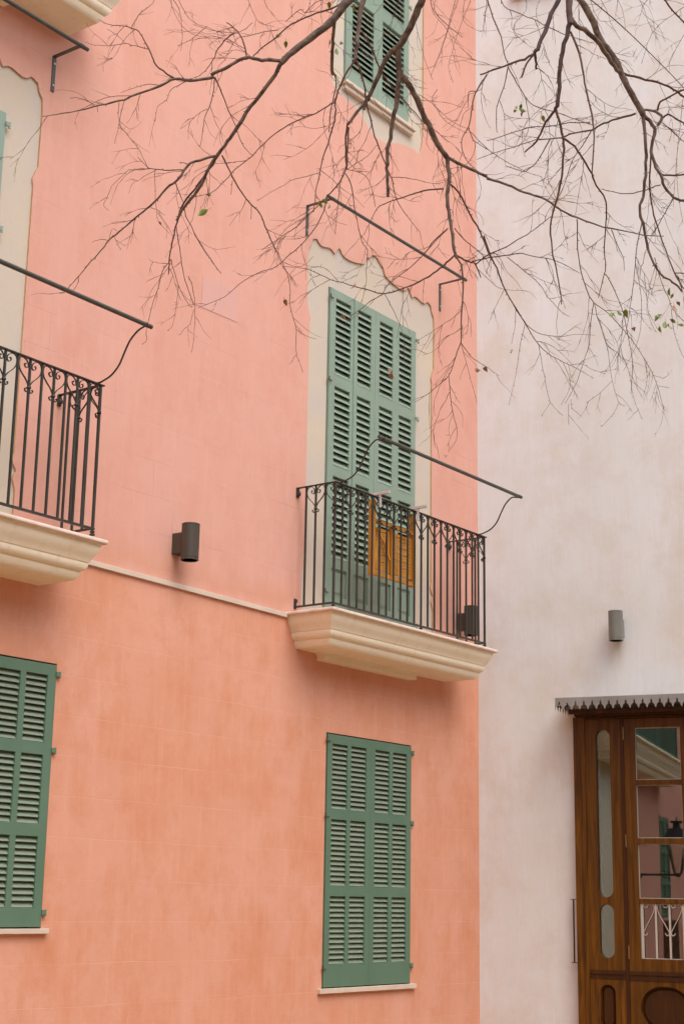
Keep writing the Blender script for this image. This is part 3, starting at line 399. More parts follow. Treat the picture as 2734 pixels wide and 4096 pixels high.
('b',[(-8.643,-5.580,4.447,0.0052),(-8.616,-5.584,4.386,0.0049),(-8.595,-5.583,4.331,0.0047),(-8.581,-5.573,4.275,0.0044),(-8.563,-5.548,4.180,0.0040),(-8.554,-5.515,4.096,0.0036),(-8.546,-5.497,4.040,0.0033),(-8.521,-5.488,3.957,0.0030),(-8.495,-5.490,3.894,0.0027),(-8.470,-5.488,3.827,0.0024),(-8.449,-5.485,3.765,0.0021)]),
('b',[(-8.598,-5.587,4.348,0.0042),(-8.554,-5.607,4.329,0.0040),(-8.502,-5.618,4.289,0.0037),(-8.462,-5.626,4.258,0.0035),(-8.441,-5.625,4.234,0.0033),(-8.385,-5.635,4.189,0.0030),(-8.358,-5.634,4.160,0.0029),(-8.325,-5.613,4.107,0.0026),(-8.277,-5.581,4.028,0.0022),(-8.236,-5.564,3.968,0.0019),(-8.222,-5.546,3.938,0.0017),(-8.191,-5.508,3.872,0.0014)]),
('b',[(-8.661,-5.655,4.735,0.0044),(-8.649,-5.683,4.646,0.0042),(-8.647,-5.699,4.544,0.0039),(-8.646,-5.710,4.463,0.0036),(-8.643,-5.726,4.383,0.0034),(-8.644,-5.731,4.330,0.0033),(-8.649,-5.733,4.264,0.0031),(-8.662,-5.730,4.146,0.0028)]),
('bR',[(-8.021,-5.333,5.400,0.0137),(-7.998,-5.353,5.336,0.0136),(-7.961,-5.388,5.252,0.0134),(-7.928,-5.414,5.154,0.0131),(-7.896,-5.448,5.090,0.0130),(-7.870,-5.471,5.021,0.0128),(-7.850,-5.488,4.965,0.0127),(-7.819,-5.515,4.882,0.0125),(-7.795,-5.538,4.819,0.0123)]),
('b',[(-7.795,-5.538,4.819,0.0099),(-7.774,-5.556,4.794,0.0085),(-7.751,-5.573,4.758,0.0068)]),
('b',[(-8.665,-5.658,4.785,0.0093),(-8.648,-5.666,4.771,0.0091),(-8.614,-5.687,4.754,0.0088),(-8.552,-5.720,4.713,0.0083),(-8.499,-5.738,4.661,0.0077),(-8.465,-5.753,4.632,0.0074)]),
('b',[(-7.857,-5.485,5.000,0.0050),(-7.825,-5.542,4.974,0.0048),(-7.790,-5.605,4.951,0.0046),(-7.757,-5.661,4.916,0.0044),(-7.733,-5.697,4.879,0.0043),(-7.709,-5.736,4.848,0.0041)]),
('b',[(-7.796,-5.535,4.819,0.0071),(-7.777,-5.537,4.732,0.0068),(-7.763,-5.531,4.644,0.0065),(-7.753,-5.521,4.564,0.0063),(-7.747,-5.504,4.476,0.0060),(-7.747,-5.487,4.416,0.0058),(-7.724,-5.495,4.329,0.0055),(-7.706,-5.499,4.256,0.0053)]),
('b',[(-7.709,-5.497,4.266,0.0053),(-7.701,-5.513,4.204,0.0048),(-7.686,-5.543,4.138,0.0043),(-7.670,-5.577,4.108,0.0040),(-7.657,-5.605,4.078,0.0037),(-7.650,-5.619,4.056,0.0035)]),
('g',[(-7.666,-5.594,4.139,0.0024),(-7.629,-5.622,4.143,0.0023),(-7.600,-5.644,4.145,0.0022)]),
('b',[(-7.654,-5.604,4.126,0.0030),(-7.651,-5.614,4.088,0.0023),(-7.650,-5.619,4.055,0.0016)]),
('b',[(-7.753,-5.570,4.758,0.0071),(-7.758,-5.554,4.684,0.0067),(-7.747,-5.559,4.614,0.0064),(-7.729,-5.578,4.558,0.0061),(-7.719,-5.586,4.509,0.0059),(-7.695,-5.616,4.460,0.0056),(-7.673,-5.654,4.444,0.0054),(-7.658,-5.683,4.441,0.0052)]),
('b',[(-8.451,-5.809,4.449,0.0042),(-8.479,-5.748,4.433,0.0037),(-8.501,-5.700,4.419,0.0034),(-8.515,-5.660,4.398,0.0031),(-8.552,-5.587,4.387,0.0026),(-8.563,-5.559,4.375,0.0024),(-8.583,-5.522,4.374,0.0022),(-8.608,-5.475,4.371,0.0018)]),
('b',[(-8.608,-5.476,4.373,0.0016),(-8.652,-5.405,4.345,0.0014),(-8.690,-5.344,4.321,0.0012),(-8.724,-5.288,4.296,0.0010)]),
('b',[(-8.583,-5.522,4.374,0.0024),(-8.568,-5.480,4.333,0.0020),(-8.560,-5.448,4.307,0.0018),(-8.559,-5.413,4.290,0.0016),(-8.561,-5.393,4.285,0.0015),(-8.581,-5.329,4.318,0.0011)]),
('b',[(-8.515,-5.660,4.398,0.0021),(-8.531,-5.641,4.354,0.0020),(-8.563,-5.603,4.274,0.0017),(-8.583,-5.579,4.176,0.0014),(-8.598,-5.560,4.124,0.0013)]),
('g',[(-7.797,-5.539,4.840,0.0053),(-7.758,-5.579,4.838,0.0058),(-7.732,-5.595,4.815,0.0061),(-7.732,-5.573,4.785,0.0065)]),
('g',[(-7.754,-5.585,4.842,0.0047),(-7.765,-5.605,4.871,0.0045),(-7.760,-5.639,4.885,0.0042),(-7.749,-5.705,4.906,0.0037),(-7.742,-5.740,4.913,0.0035)]),
('g',[(-7.732,-5.595,4.815,0.0041),(-7.722,-5.620,4.827,0.0039),(-7.694,-5.657,4.799,0.0034),(-7.664,-5.700,4.777,0.0029)]),
('b',[(-7.726,-5.592,4.797,0.0021),(-7.683,-5.622,4.762,0.0019),(-7.641,-5.650,4.727,0.0017),(-7.596,-5.680,4.687,0.0015)]),
('b',[(-7.758,-5.554,4.684,0.0035),(-7.714,-5.522,4.580,0.0033),(-7.693,-5.509,4.533,0.0032),(-7.650,-5.501,4.457,0.0031),(-7.607,-5.501,4.393,0.0029),(-7.546,-5.506,4.307,0.0028),(-7.488,-5.513,4.229,0.0026),(-7.434,-5.530,4.170,0.0025),(-7.407,-5.547,4.154,0.0024)]),
('g',[(-7.726,-5.583,4.561,0.0038),(-7.708,-5.625,4.553,0.0037),(-7.692,-5.666,4.552,0.0036),(-7.678,-5.704,4.554,0.0035)]),
('b',[(-7.727,-5.575,4.516,0.0023),(-7.734,-5.542,4.513,0.0022),(-7.738,-5.515,4.506,0.0021),(-7.755,-5.435,4.502,0.0019),(-7.775,-5.372,4.523,0.0016),(-7.788,-5.334,4.539,0.0015)]),
('b',[(-7.695,-5.615,4.456,0.0020),(-7.680,-5.571,4.412,0.0018),(-7.664,-5.526,4.365,0.0016),(-7.655,-5.492,4.334,0.0015)]),
('bR',[(-7.477,-5.467,5.616,0.0038),(-7.435,-5.485,5.583,0.0038),(-7.374,-5.510,5.533,0.0038),(-7.319,-5.536,5.495,0.0038),(-7.259,-5.564,5.451,0.0038)]),
('b',[(-8.592,-5.252,4.442,0.0013),(-8.578,-5.272,4.447,0.0014),(-8.534,-5.338,4.476,0.0015),(-8.492,-5.399,4.499,0.0016),(-8.462,-5.438,4.501,0.0017),(-8.407,-5.512,4.520,0.0018),(-8.357,-5.575,4.521,0.0019)]),
('bR',[(-8.661,-5.347,5.020,0.0016),(-8.635,-5.360,4.959,0.0016),(-8.603,-5.397,4.935,0.0016),(-8.563,-5.445,4.911,0.0016),(-8.522,-5.491,4.881,0.0016),(-8.478,-5.543,4.851,0.0016)]),
('b',[(-8.692,-5.339,4.318,0.0010),(-8.708,-5.352,4.370,0.0008)]),
('b',[(-7.717,-5.179,4.468,0.0028),(-7.703,-5.172,4.392,0.0027),(-7.691,-5.167,4.328,0.0025),(-7.665,-5.170,4.233,0.0023),(-7.638,-5.182,4.157,0.0022),(-7.615,-5.198,4.113,0.0020),(-7.571,-5.245,4.070,0.0019),(-7.542,-5.272,4.026,0.0018),(-7.508,-5.303,3.976,0.0016),(-7.477,-5.328,3.926,0.0015),(-7.450,-5.348,3.876,0.0013),(-7.417,-5.372,3.807,0.0012),(-7.390,-5.385,3.738,0.0010),(-7.363,-5.394,3.657,0.0008)]),
('b',[(-7.615,-5.198,4.113,0.0017),(-7.575,-5.160,4.025,0.0015),(-7.542,-5.135,3.959,0.0014),(-7.517,-5.091,3.886,0.0012),(-7.495,-5.049,3.818,0.0011),(-7.477,-4.979,3.733,0.0009)]),
('b',[(-7.612,-5.200,4.107,0.0017),(-7.604,-5.218,4.017,0.0015),(-7.592,-5.244,3.921,0.0012),(-7.588,-5.262,3.758,0.0009),(-7.578,-5.286,3.657,0.0006),(-7.568,-5.308,3.640,0.0006)]),
('b',[(-7.592,-5.248,3.914,0.0011),(-7.570,-5.302,3.856,0.0010),(-7.562,-5.330,3.780,0.0009),(-7.563,-5.345,3.677,0.0007),(-7.555,-5.378,3.572,0.0005)]),
('b',[(-7.587,-5.262,3.755,0.0008),(-7.600,-5.208,3.705,0.0007),(-7.618,-5.153,3.667,0.0006)]),
('b',[(-7.578,-5.286,3.657,0.0008),(-7.595,-5.265,3.604,0.0007),(-7.630,-5.226,3.544,0.0006)]),
('b',[(-7.472,-5.006,3.750,0.0009),(-7.466,-5.006,3.711,0.0007),(-7.439,-5.038,3.675,0.0006)]),
('b',[(-7.471,-4.991,3.732,0.0009),(-7.430,-4.969,3.651,0.0006)]),
('b',[(-7.599,-5.283,4.437,0.0023),(-7.577,-5.299,4.365,0.0018),(-7.557,-5.316,4.312,0.0015),(-7.550,-5.314,4.254,0.0011)]),
('b',[(-7.735,-5.490,4.367,0.0025),(-7.753,-5.471,4.245,0.0021),(-7.764,-5.462,4.131,0.0018),(-7.775,-5.452,4.030,0.0015),(-7.793,-5.436,3.898,0.0011),(-7.814,-5.413,3.799,0.0008)]),
('b',[(-7.695,-5.523,4.213,0.0019),(-7.700,-5.537,4.149,0.0017),(-7.702,-5.561,4.070,0.0015),(-7.701,-5.579,4.027,0.0014),(-7.703,-5.597,3.970,0.0013),(-7.695,-5.642,3.905,0.0011)]),
('b',[(-8.224,-5.557,3.948,0.0018),(-8.170,-5.561,3.910,0.0017),(-8.094,-5.559,3.850,0.0016),(-8.011,-5.542,3.769,0.0014),(-7.952,-5.527,3.709,0.0013),(-7.901,-5.504,3.648,0.0012),(-7.852,-5.472,3.583,0.0010)]),
('b',[(-7.450,-5.348,3.876,0.0008),(-7.452,-5.360,3.785,0.0007),(-7.469,-5.349,3.706,0.0006)]),
('b',[(-7.415,-5.374,3.807,0.0008),(-7.383,-5.404,3.797,0.0006)]),
('b',[(-7.398,-5.382,3.763,0.0008),(-7.370,-5.353,3.702,0.0006)]),
('b',[(-7.398,-5.382,3.763,0.0008),(-7.365,-5.419,3.757,0.0006)]),
('b',[(-7.925,-4.952,4.272,0.0017),(-7.844,-4.992,4.226,0.0015),(-7.773,-5.025,4.181,0.0013),(-7.729,-5.036,4.139,0.0011),(-7.660,-5.063,4.087,0.0010),(-7.622,-5.085,4.071,0.0009)]),
('b',[(-7.869,-5.108,4.244,0.0014),(-7.817,-5.107,4.195,0.0012),(-7.741,-5.107,4.126,0.0010),(-7.696,-5.104,4.080,0.0008)]),
('b',[(-7.759,-5.465,4.184,0.0014),(-7.723,-5.470,4.044,0.0011),(-7.705,-5.454,3.909,0.0009),(-7.707,-5.429,3.835,0.0007),(-7.722,-5.380,3.737,0.0005)]),
('b',[(-7.730,-5.490,4.136,0.0011),(-7.752,-5.514,3.946,0.0007),(-7.751,-5.544,3.863,0.0005)]),
('b',[(-7.706,-5.592,3.970,0.0011),(-7.660,-5.582,3.883,0.0008),(-7.616,-5.585,3.818,0.0006),(-7.588,-5.594,3.786,0.0005)]),
('b',[(-7.943,-4.822,4.238,0.0014),(-7.928,-4.865,4.186,0.0012),(-7.915,-4.901,4.148,0.0010),(-7.898,-4.957,4.127,0.0007),(-7.887,-5.001,4.121,0.0006)]),
('bR',[(-7.628,-4.350,5.926,0.0014),(-7.591,-4.354,5.847,0.0012),(-7.552,-4.376,5.798,0.0010),(-7.506,-4.411,5.757,0.0008),(-7.461,-4.447,5.719,0.0007)]),
('bR',[(-8.061,-4.811,5.530,0.0012),(-8.081,-4.782,5.419,0.0011),(-8.101,-4.753,5.301,0.0009),(-8.113,-4.735,5.223,0.0008),(-8.137,-4.701,5.113,0.0006)]),
('bR',[(-7.799,-4.718,5.702,0.0013),(-7.778,-4.652,5.604,0.0011),(-7.756,-4.586,5.504,0.0009),(-7.727,-4.533,5.403,0.0008),(-7.684,-4.532,5.341,0.0007)]),
('bR',[(-7.469,-4.266,6.040,0.0014),(-7.477,-4.280,5.914,0.0012),(-7.451,-4.358,5.785,0.0010),(-7.447,-4.393,5.661,0.0008),(-7.444,-4.419,5.566,0.0007)]),
('b',[(-7.487,-4.182,5.899,0.0014),(-7.495,-4.217,5.758,0.0011),(-7.500,-4.259,5.618,0.0009),(-7.500,-4.297,5.519,0.0007)]),
('bR',[(-7.738,-4.189,5.900,0.0014),(-7.708,-4.112,5.864,0.0011),(-7.689,-4.041,5.837,0.0009),(-7.665,-3.986,5.806,0.0007)]),
('bR',[(-7.992,-4.447,5.682,0.0013),(-7.957,-4.379,5.641,0.0011),(-7.912,-4.331,5.597,0.0009),(-7.871,-4.276,5.553,0.0007)]),
('bR',[(-7.994,-4.439,5.668,0.0013),(-8.014,-4.410,5.552,0.0011),(-8.044,-4.369,5.436,0.0009),(-8.059,-4.346,5.322,0.0006)]),
('bR',[(-7.984,-4.459,5.682,0.0013),(-7.997,-4.443,5.573,0.0010),(-7.985,-4.462,5.441,0.0006)]),
('bR',[(-7.447,-4.296,6.041,0.0014),(-7.483,-4.292,5.916,0.0012),(-7.471,-4.368,5.807,0.0009),(-7.457,-4.443,5.722,0.0007)]),
('bR',[(-8.071,-4.798,5.530,0.0012),(-7.997,-4.701,5.419,0.0010),(-7.952,-4.630,5.344,0.0008),(-7.924,-4.578,5.294,0.0006)]),
('bR',[(-7.822,-4.687,5.701,0.0013),(-7.812,-4.663,5.574,0.0010),(-7.785,-4.689,5.529,0.0008),(-7.753,-4.730,5.506,0.0006)]),
('bR',[(-7.036,-5.162,5.943,0.0014),(-7.025,-5.204,5.846,0.0011),(-7.024,-5.226,5.761,0.0009),(-7.016,-5.269,5.647,0.0007)]),
('bR',[(-7.435,-5.600,5.382,0.0012),(-7.392,-5.543,5.359,0.0011),(-7.349,-5.491,5.334,0.0009),(-7.294,-5.426,5.301,0.0006)]),
('bR',[(-7.712,-5.290,5.540,0.0012),(-7.679,-5.326,5.449,0.0010),(-7.664,-5.340,5.381,0.0008),(-7.637,-5.371,5.305,0.0006)]),
('bR',[(-7.095,-5.080,5.941,0.0014),(-7.006,-5.085,5.881,0.0010),(-6.933,-5.065,5.810,0.0007)]),
('bR',[(-7.200,-5.515,5.662,0.0013),(-7.204,-5.436,5.629,0.0011),(-7.204,-5.330,5.575,0.0009),(-7.154,-5.245,5.460,0.0007)]),
('bR',[(-7.841,-5.113,5.537,0.0012),(-7.867,-5.077,5.441,0.0009),(-7.857,-5.087,5.363,0.0006)]),
('bR',[(-7.353,-4.727,5.934,0.0014),(-7.370,-4.753,5.811,0.0011),(-7.439,-4.720,5.701,0.0009),(-7.453,-4.744,5.600,0.0007)]),
('bR',[(-7.299,-5.403,5.716,0.0013),(-7.272,-5.308,5.665,0.0011),(-7.165,-5.338,5.625,0.0008),(-7.089,-5.341,5.577,0.0007)]),
('bR',[(-7.733,-5.262,5.540,0.0012),(-7.614,-5.262,5.449,0.0009),(-7.518,-5.326,5.492,0.0006)]),
('b',[(-7.383,-5.543,5.079,0.0012),(-7.377,-5.520,4.949,0.0011),(-7.370,-5.496,4.804,0.0009),(-7.356,-5.466,4.588,0.0006)]),
('bR',[(-6.737,-5.295,5.297,0.0014),(-6.719,-5.227,5.239,0.0012),(-6.599,-5.162,5.066,0.0009),(-6.485,-5.135,4.927,0.0007)]),
('bR',[(-8.372,-3.324,5.893,0.0015),(-8.346,-3.339,5.805,0.0013),(-8.310,-3.369,5.726,0.0011),(-8.271,-3.417,5.681,0.0009),(-8.229,-3.483,5.670,0.0008)]),
('bR',[(-8.807,-3.784,5.498,0.0014),(-8.741,-3.792,5.424,0.0011),(-8.700,-3.810,5.394,0.0010),(-8.647,-3.847,5.383,0.0009),(-8.578,-3.892,5.366,0.0007)]),
('bR',[(-8.623,-4.036,5.503,0.0014),(-8.595,-4.056,5.423,0.0011),(-8.570,-4.078,5.367,0.0009),(-8.535,-4.130,5.349,0.0007)]),
('b',[(-8.578,-4.044,5.375,0.0014),(-8.593,-3.988,5.343,0.0012),(-8.637,-3.902,5.351,0.0010),(-8.698,-3.798,5.391,0.0007)]),
('b',[(-8.494,-3.697,5.520,0.0014),(-8.455,-3.555,5.514,0.0010),(-8.441,-3.464,5.524,0.0007)]),
('bR',[(-8.830,-3.753,5.497,0.0014),(-8.772,-3.777,5.440,0.0012),(-8.723,-3.760,5.339,0.0009),(-8.704,-3.736,5.278,0.0007)]),
('bR',[(-7.963,-3.584,6.014,0.0016),(-7.874,-3.535,5.998,0.0011),(-7.785,-3.520,5.998,0.0008)]),
('bR',[(-7.963,-3.890,5.916,0.0014),(-7.955,-3.867,5.824,0.0011),(-7.984,-3.803,5.753,0.0009),(-8.027,-3.738,5.727,0.0007)]),
('bR',[(-7.922,-3.937,5.895,0.0014),(-7.970,-3.957,5.750,0.0010),(-7.984,-4.009,5.638,0.0007)]),
('b',[(-7.501,-4.325,5.458,0.0014),(-7.498,-4.295,5.399,0.0012),(-7.415,-4.354,5.315,0.0009),(-7.350,-4.415,5.282,0.0007)]),
('b',[(-7.400,-4.146,5.534,0.0014),(-7.359,-4.205,5.482,0.0012),(-7.317,-4.255,5.388,0.0010),(-7.264,-4.334,5.327,0.0007)]),
]
LV=[('g', -8.894, -4.441, 5.01, 0.0425), ('g', -8.864, -4.468, 5.0, 0.033), ('g', -8.773, -4.615, 5.174, 0.0341), ('g', -8.836, -4.804, 5.03, 0.0368), ('g', -8.69, -4.596, 5.009, 0.0343), ('g', -8.691, -4.617, 5.027, 0.0324), ('g', -8.714, -4.575, 5.017, 0.0238), ('g', -8.876, -4.656, 4.232, 0.0324), ('g', -8.373, -4.295, 4.506, 0.0299), ('g', -8.364, -4.322, 4.515, 0.0339), ('g', -8.358, -4.327, 4.509, 0.0239), ('g', -9.138, -4.327, 4.184, 0.0492), ('g', -9.151, -4.331, 4.241, 0.0217), ('g', -8.582, -5.4, 4.555, 0.0282), ('g', -8.562, -5.409, 4.531, 0.0317), ('g', -8.59, -5.387, 4.548, 0.0229), ('g', -8.57, -5.4, 4.529, 0.0247), ('y', -8.584, -5.382, 4.533, 0.0229), ('y', -8.511, -5.451, 4.524, 0.0301), ('g', -7.557, -5.266, 4.07, 0.0427), ('g', -8.082, -5.567, 3.848, 0.042), ('g', -8.076, -5.551, 3.83, 0.0286), ('g', -7.743, -5.537, 3.923, 0.0494), ('g', -7.74, -5.554, 3.89, 0.0317), ('g', -7.7, -5.563, 3.923, 0.0442), ('g', -7.672, -5.579, 3.9, 0.0443), ('g', -7.696, -5.587, 4.029, 0.039), ('g', -7.671, -5.594, 3.918, 0.0301), ('g', -7.737, -5.547, 3.941, 0.0265), ('g', -7.691, -5.597, 4.038, 0.0231), ('g', -7.693, -5.639, 3.892, 0.0263), ('r', -7.777, -5.455, 3.892, 0.0389), ('r', -7.704, -4.839, 3.941, 0.0396), ('r', -7.951, -4.832, 3.778, 0.0401), ('r', -7.941, -4.845, 3.792, 0.0365), ('r', -7.726, -5.141, 4.392, 0.0317), ('r', -7.697, -5.602, 3.987, 0.0477), ('r', -7.69, -5.612, 4.0, 0.0301), ('r', -8.246, -4.386, 4.171, 0.0358), ('r', -8.242, -4.315, 4.042, 0.0299), ('r', -8.193, -4.55, 3.761, 0.0427), ('r', -8.198, -4.536, 3.745, 0.0369), ('r', -7.956, -4.668, 3.425, 0.0488), ('r', -8.607, -4.292, 3.999, 0.0343), ('r', -9.049, -3.983, 4.257, 0.0206)]
# ---------------- ground ----------------
g=MB(); g.add([(-120,-120,0),(120,-120,0),(120,120,0),(-120,120,0)],[(0,1,2,3)]); g.build('ground',M['paving'])['kind']='structure'

# ---------------- shutters ----------------
def louvre_panel(leaf,x0,x1,z0,z1,y0,y1,pitch,mt,tilt=52,name='louvre_panel'):
    mb=MB(); n=max(2,round((z1-z0)/pitch)); p=(z1-z0)/n; ln=pitch*(1.34 if mt is M['louvre_up'] else 1.12); th=.006
    a=R(57 if mt is M['louvre_up'] else tilt); dy=math.cos(a)*ln/2; dz=math.sin(a)*ln/2; yc=(y0+y1)/2+.004
    for i in range(n):
        zc=z0+p*(i+.5)+random.uniform(-.0008,.0008); j=random.uniform(-.0012,.0012)
        ny,nz=-math.sin(a)*th/2,math.cos(a)*th/2
        q=[(yc-dy+j,zc-dz),(yc+dy,zc+dz)]
        vs=[]
        for x in (x0-.004,x1+.004):
            vs+=[(x,q[0][0]+ny,q[0][1]+nz),(x,q[1][0]+ny,q[1][1]+nz),(x,q[1][0]-ny,q[1][1]-nz),(x,q[0][0]-ny,q[0][1]-nz)]
        mb.add(vs,[(0,1,2,3),(7,6,5,4),(0,4,5,1),(1,5,6,2),(2,6,7,3),(3,7,4,0)])
    return mb.build(name,mt,leaf)
def leaf(parent,x0,x1,z0,z1,louv,solid,y0,y1,pitch,lm,name='shutter_leaf'):
    pm=M['green_up'] if lm is M['louvre_up'] else M['green']
    holes=[rect(*p) for p in louv]+[rect(*p) for p in solid]
    mb=MB().plate(rect(x0,x1,z0,z1),holes,y0,y1)
    o=mb.build(name,pm,parent,bevel=.002)
    for p in louv: louvre_panel(o,*p,y0,y1,pitch,lm)
    for (a,b,c,d) in solid:
        r=MB(); yb=y0+.016; yf=y0+.004; i1=.004; i2=.028; i3=.04
        r.box(a-.003,b+.003,yb,yb+.01,c-.003,d+.003)
        L=[(a+i2,yb,c+i2),(b-i2,yb,c+i2),(b-i2,yb,d-i2),(a+i2,yb,d-i2),(a+i3,yf,c+i3),(b-i3,yf,c+i3),(b-i3,yf,d-i3),(a+i3,yf,d-i3)]
        r.add(L,[(0,1,5,4),(1,2,6,5),(2,3,7,6),(3,0,4,7),(4,5,6,7)])
        r.build('raised_panel',pm,o)
    return o
def hinge(lf,x,z,side=1,y=-.014,rusty=False):
    mb=MB(); hm=lf.data.materials[0]
    if rusty:
        mb.box(x-.035,x+.03,y-.008,y+.0,z-.004,z+.004); mb.tube([(x-.012,y-.004,z-.004),(x-.012,y-.004,z+.03)],.006,8)
        mb.build('hinge',M['rust'],lf)
    else:
        mb.box(x-.006,x+.030*side,y-.010,y+.004,z,z+.030); mb.tube([(x+.028*side,y-.005,z-.012),(x+.028*side,y-.005,z+.034)],.0085,10)
        mb.build('hinge',hm,lf,smooth=40)

# ---------------- pink house ----------------
house=empty('pink_house')
tag(house,'salmon pink plastered house with green louvred shutters and cream stone balconies','house')
FR=-1.88   # centre of the middle French window
FL=-7.238
out_top=[(-2.888,7.394),(-2.870,7.455),(-2.83,7.474),(-2.80,7.480),(-2.778,7.458),(-2.75,7.444),(-2.713,7.439),(-2.66,7.452),(-2.61,7.463),(-2.575,7.460),(-2.55,7.446),(-2.527,7.432),(-2.512,7.452),(-2.49,7.488),(-2.462,7.515),(-2.44,7.505),(-2.42,7.478),(-2.39,7.462),(-2.353,7.454),(-2.29,7.452),(-2.23,7.459),(-2.16,7.472),(-2.09,7.489),(-2.05,7.507),(-2.035,7.545),(-2.02,7.574),(-1.995,7.584),(-1.965,7.60),(-1.93,7.632),(-1.88,7.652)]
out_r=[(2*FR-x,z) for x,z in reversed(out_top[:-1])]
sideR=[(-.836,7.35),(-.828,7.25),(-.832,6.80),(-.850,6.765),(-.868,6.72),(-.880,6.69),(-.875,6.66),(-.868,6.64),(-.868,4.60),(-.882,4.56),(-.872,4.52),(-.846,4.49),(-.84,4.47),(-.862,4.44),(-.868,4.41),(-.850,4.37),(-.838,4.33),(-.840,4.0)]
sideL=[(2*FR-x,z) for x,z in reversed(sideR)]
French=out_top+out_r+sideR+sideL
French=[(x,z) for x,z in reversed(French)]
def shift(P,dx,dz=0): return [(x+dx,z+dz) for x,z in P]
UP=[(-2.63,12.2),(-2.63,9.50),(-2.628,9.20),(-2.615,9.14),(-2.54,9.10),(-2.446,9.082),(-2.32,9.072),(-2.21,9.05),(-2.13,9.01),(-2.07,8.975),(-2.0,8.93),(-1.93,8.905),(-1.85,8.895),(-1.77,8.90),(-1.69,8.925),(-1.60,8.962),(-1.50,9.0),(-1.40,9.024),(-1.30,9.04),(-1.20,9.055),(-1.15,9.035),(-1.11,9.06),(-1.09,9.10),(-1.07,9.18),(-1.05,9.28),(-1.047,12.2)]
W=-9.0; ZS=3.92
low_mid=rect(-2.520,-1.206,.878,3.003); low_left=rect(-6.94,-5.700,1.374,3.180)
mb=MB()
ups=[French,shift(French,FL-FR,.0),UP]
# the French windows run down behind the balcony slabs to z=4.0; openings stay inside the upper field
mb.plate(rect(W,0,ZS,17),ups,0,.02,0,1,back=False,sides=False)
mb.plate(rect(W,0,0,ZS),[low_mid,low_left],0,.13,2,2,back=False,sides=False)
mb.box(W,0.3,.25,.5,0,17,3); mb.box(W-.0,W+.2,.021,.249,0,17,3); mb.box(W,0,.021,.249,12.3,16.99,3)
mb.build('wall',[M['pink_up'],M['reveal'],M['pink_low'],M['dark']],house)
def surround(outline,opening,nm='window_surround'):
    xs=[p[0] for p in outline]; zs=[p[1] for p in outline]
    MB().plate(rect(min(xs)-.02,max(xs)+.02,min(zs)-.02,max(zs)+.02),[opening],.016,.15,0,0).build(nm,M['surround'],house)
surround(French,rect(-2.597,-1.165,4.02,7.091)); surround(shift(French,FL-FR),rect(-2.597+FL-FR,-1.165+FL-FR,4.02,7.091))
surround(UP,rect(-2.428,-1.332,9.26,11.6))
for (x0,x1,z0,z1) in ((-2.59,-1.17,4.03,7.08),(-2.59+FL-FR,-1.17+FL-FR,4.03,7.08),(-2.42,-1.34,9.27,11.59),(-2.51,-1.21,.89,3.0),(-6.93,-5.71,1.38,3.17)):
    MB().box(x0-.005,x1+.005,.115,.125,z0-.005,z1+.005).build('window_pane',M['glass_dark'],house)
mb=MB(); mb.box(W-.3,.15,-.35,8,17.0,17.2); 
for k in range(30): mb.tube([(W-.2+k*.31,-.45,17.2),(W-.2+k*.31,8,19.2)],.09,8)
mb.build('roof',M['tile'],house)
# string course, slightly out of level as on the old wall
mb=MB(); mb.add([(-5.97,-.022,3.943),(-3.125,-.022,3.909),(-3.125,.005,3.909),(-5.97,.005,3.943),(-5.97,-.022,3.980),(-3.125,-.022,3.946),(-3.125,.005,3.952),(-5.97,.005,3.986)],[(0,3,2,1),(4,5,6,7),(0,1,5,4),(1,2,6,5),(3,0,4,7)])
mb.build('string_course',M['course'],house,bevel=.002)
# repaired patch of smoother, greyer plaster
M['patch']=mat('greyish_patch_plaster',(.685,.385,.33),(.66,.365,.31),(3,3,3),.85,.3,50)
MB().add([(-4.347,-.003,6.308),(-3.884,-.003,6.320),(-3.886,-.003,6.607),(-4.345,-.003,6.588),(-4.347,.004,6.308),(-3.884,.004,6.320),(-3.886,.004,6.607),(-4.345,.004,6.588)],[(0,1,2,3),(0,4,5,1),(1,5,6,2),(2,6,7,3),(3,7,4,0)]).build('plaster_patch',M['patch'],house,label='greyish square patch of repaired plaster')
# sills
MB().box(-2.578,-1.138,-.034,.10,.845,.884).build('window_sill',M['course'],house,bevel=.003)
MB().box(-7.0,-5.652,-.034,.10,1.345,1.379).build('window_sill',M['course'],house,bevel=.003)
mb=MB(); mb.box(-2.47,-1.255,-.055,.10,9.218,9.258); mb.box(-2.45,-1.275,-.03,.10,9.172,9.217); mb.build('window_sill',M['course'],house,bevel=.008)

def french(dx):
    xs=[(-2.588,-2.216,-2.505,-2.270),(-2.214,-1.874,-2.160,-1.945),(-1.871,-1.524,-1.801,-1.580),(-1.522,-1.174,-1.465,-1.252)]
    Ls=[]
    for i,(a,b,c,d_) in enumerate(xs):
        yo=(-.008,-.011,-.011,-.008)[i]
        l=leaf(house,a+dx,b+dx,4.035,7.082,[(c+dx,d_+dx,z0,z1) for z0,z1 in ((6.262,7.0),(5.405,6.147),(4.553,5.298))],[(c+dx,d_+dx,4.205,4.452)],yo,yo+.036,.0628,M['louvre_up'])
        Ls.append(l)
    for z in (6.98,6.17,4.12): hinge(Ls[3],-1.174+dx,z)
    for z in (6.98,6.18,4.22): hinge(Ls[0],-2.588+dx,z,-1,rusty=True)
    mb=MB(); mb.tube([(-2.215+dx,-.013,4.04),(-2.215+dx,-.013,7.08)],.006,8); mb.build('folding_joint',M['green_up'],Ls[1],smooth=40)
french(0); french(FL-FR)
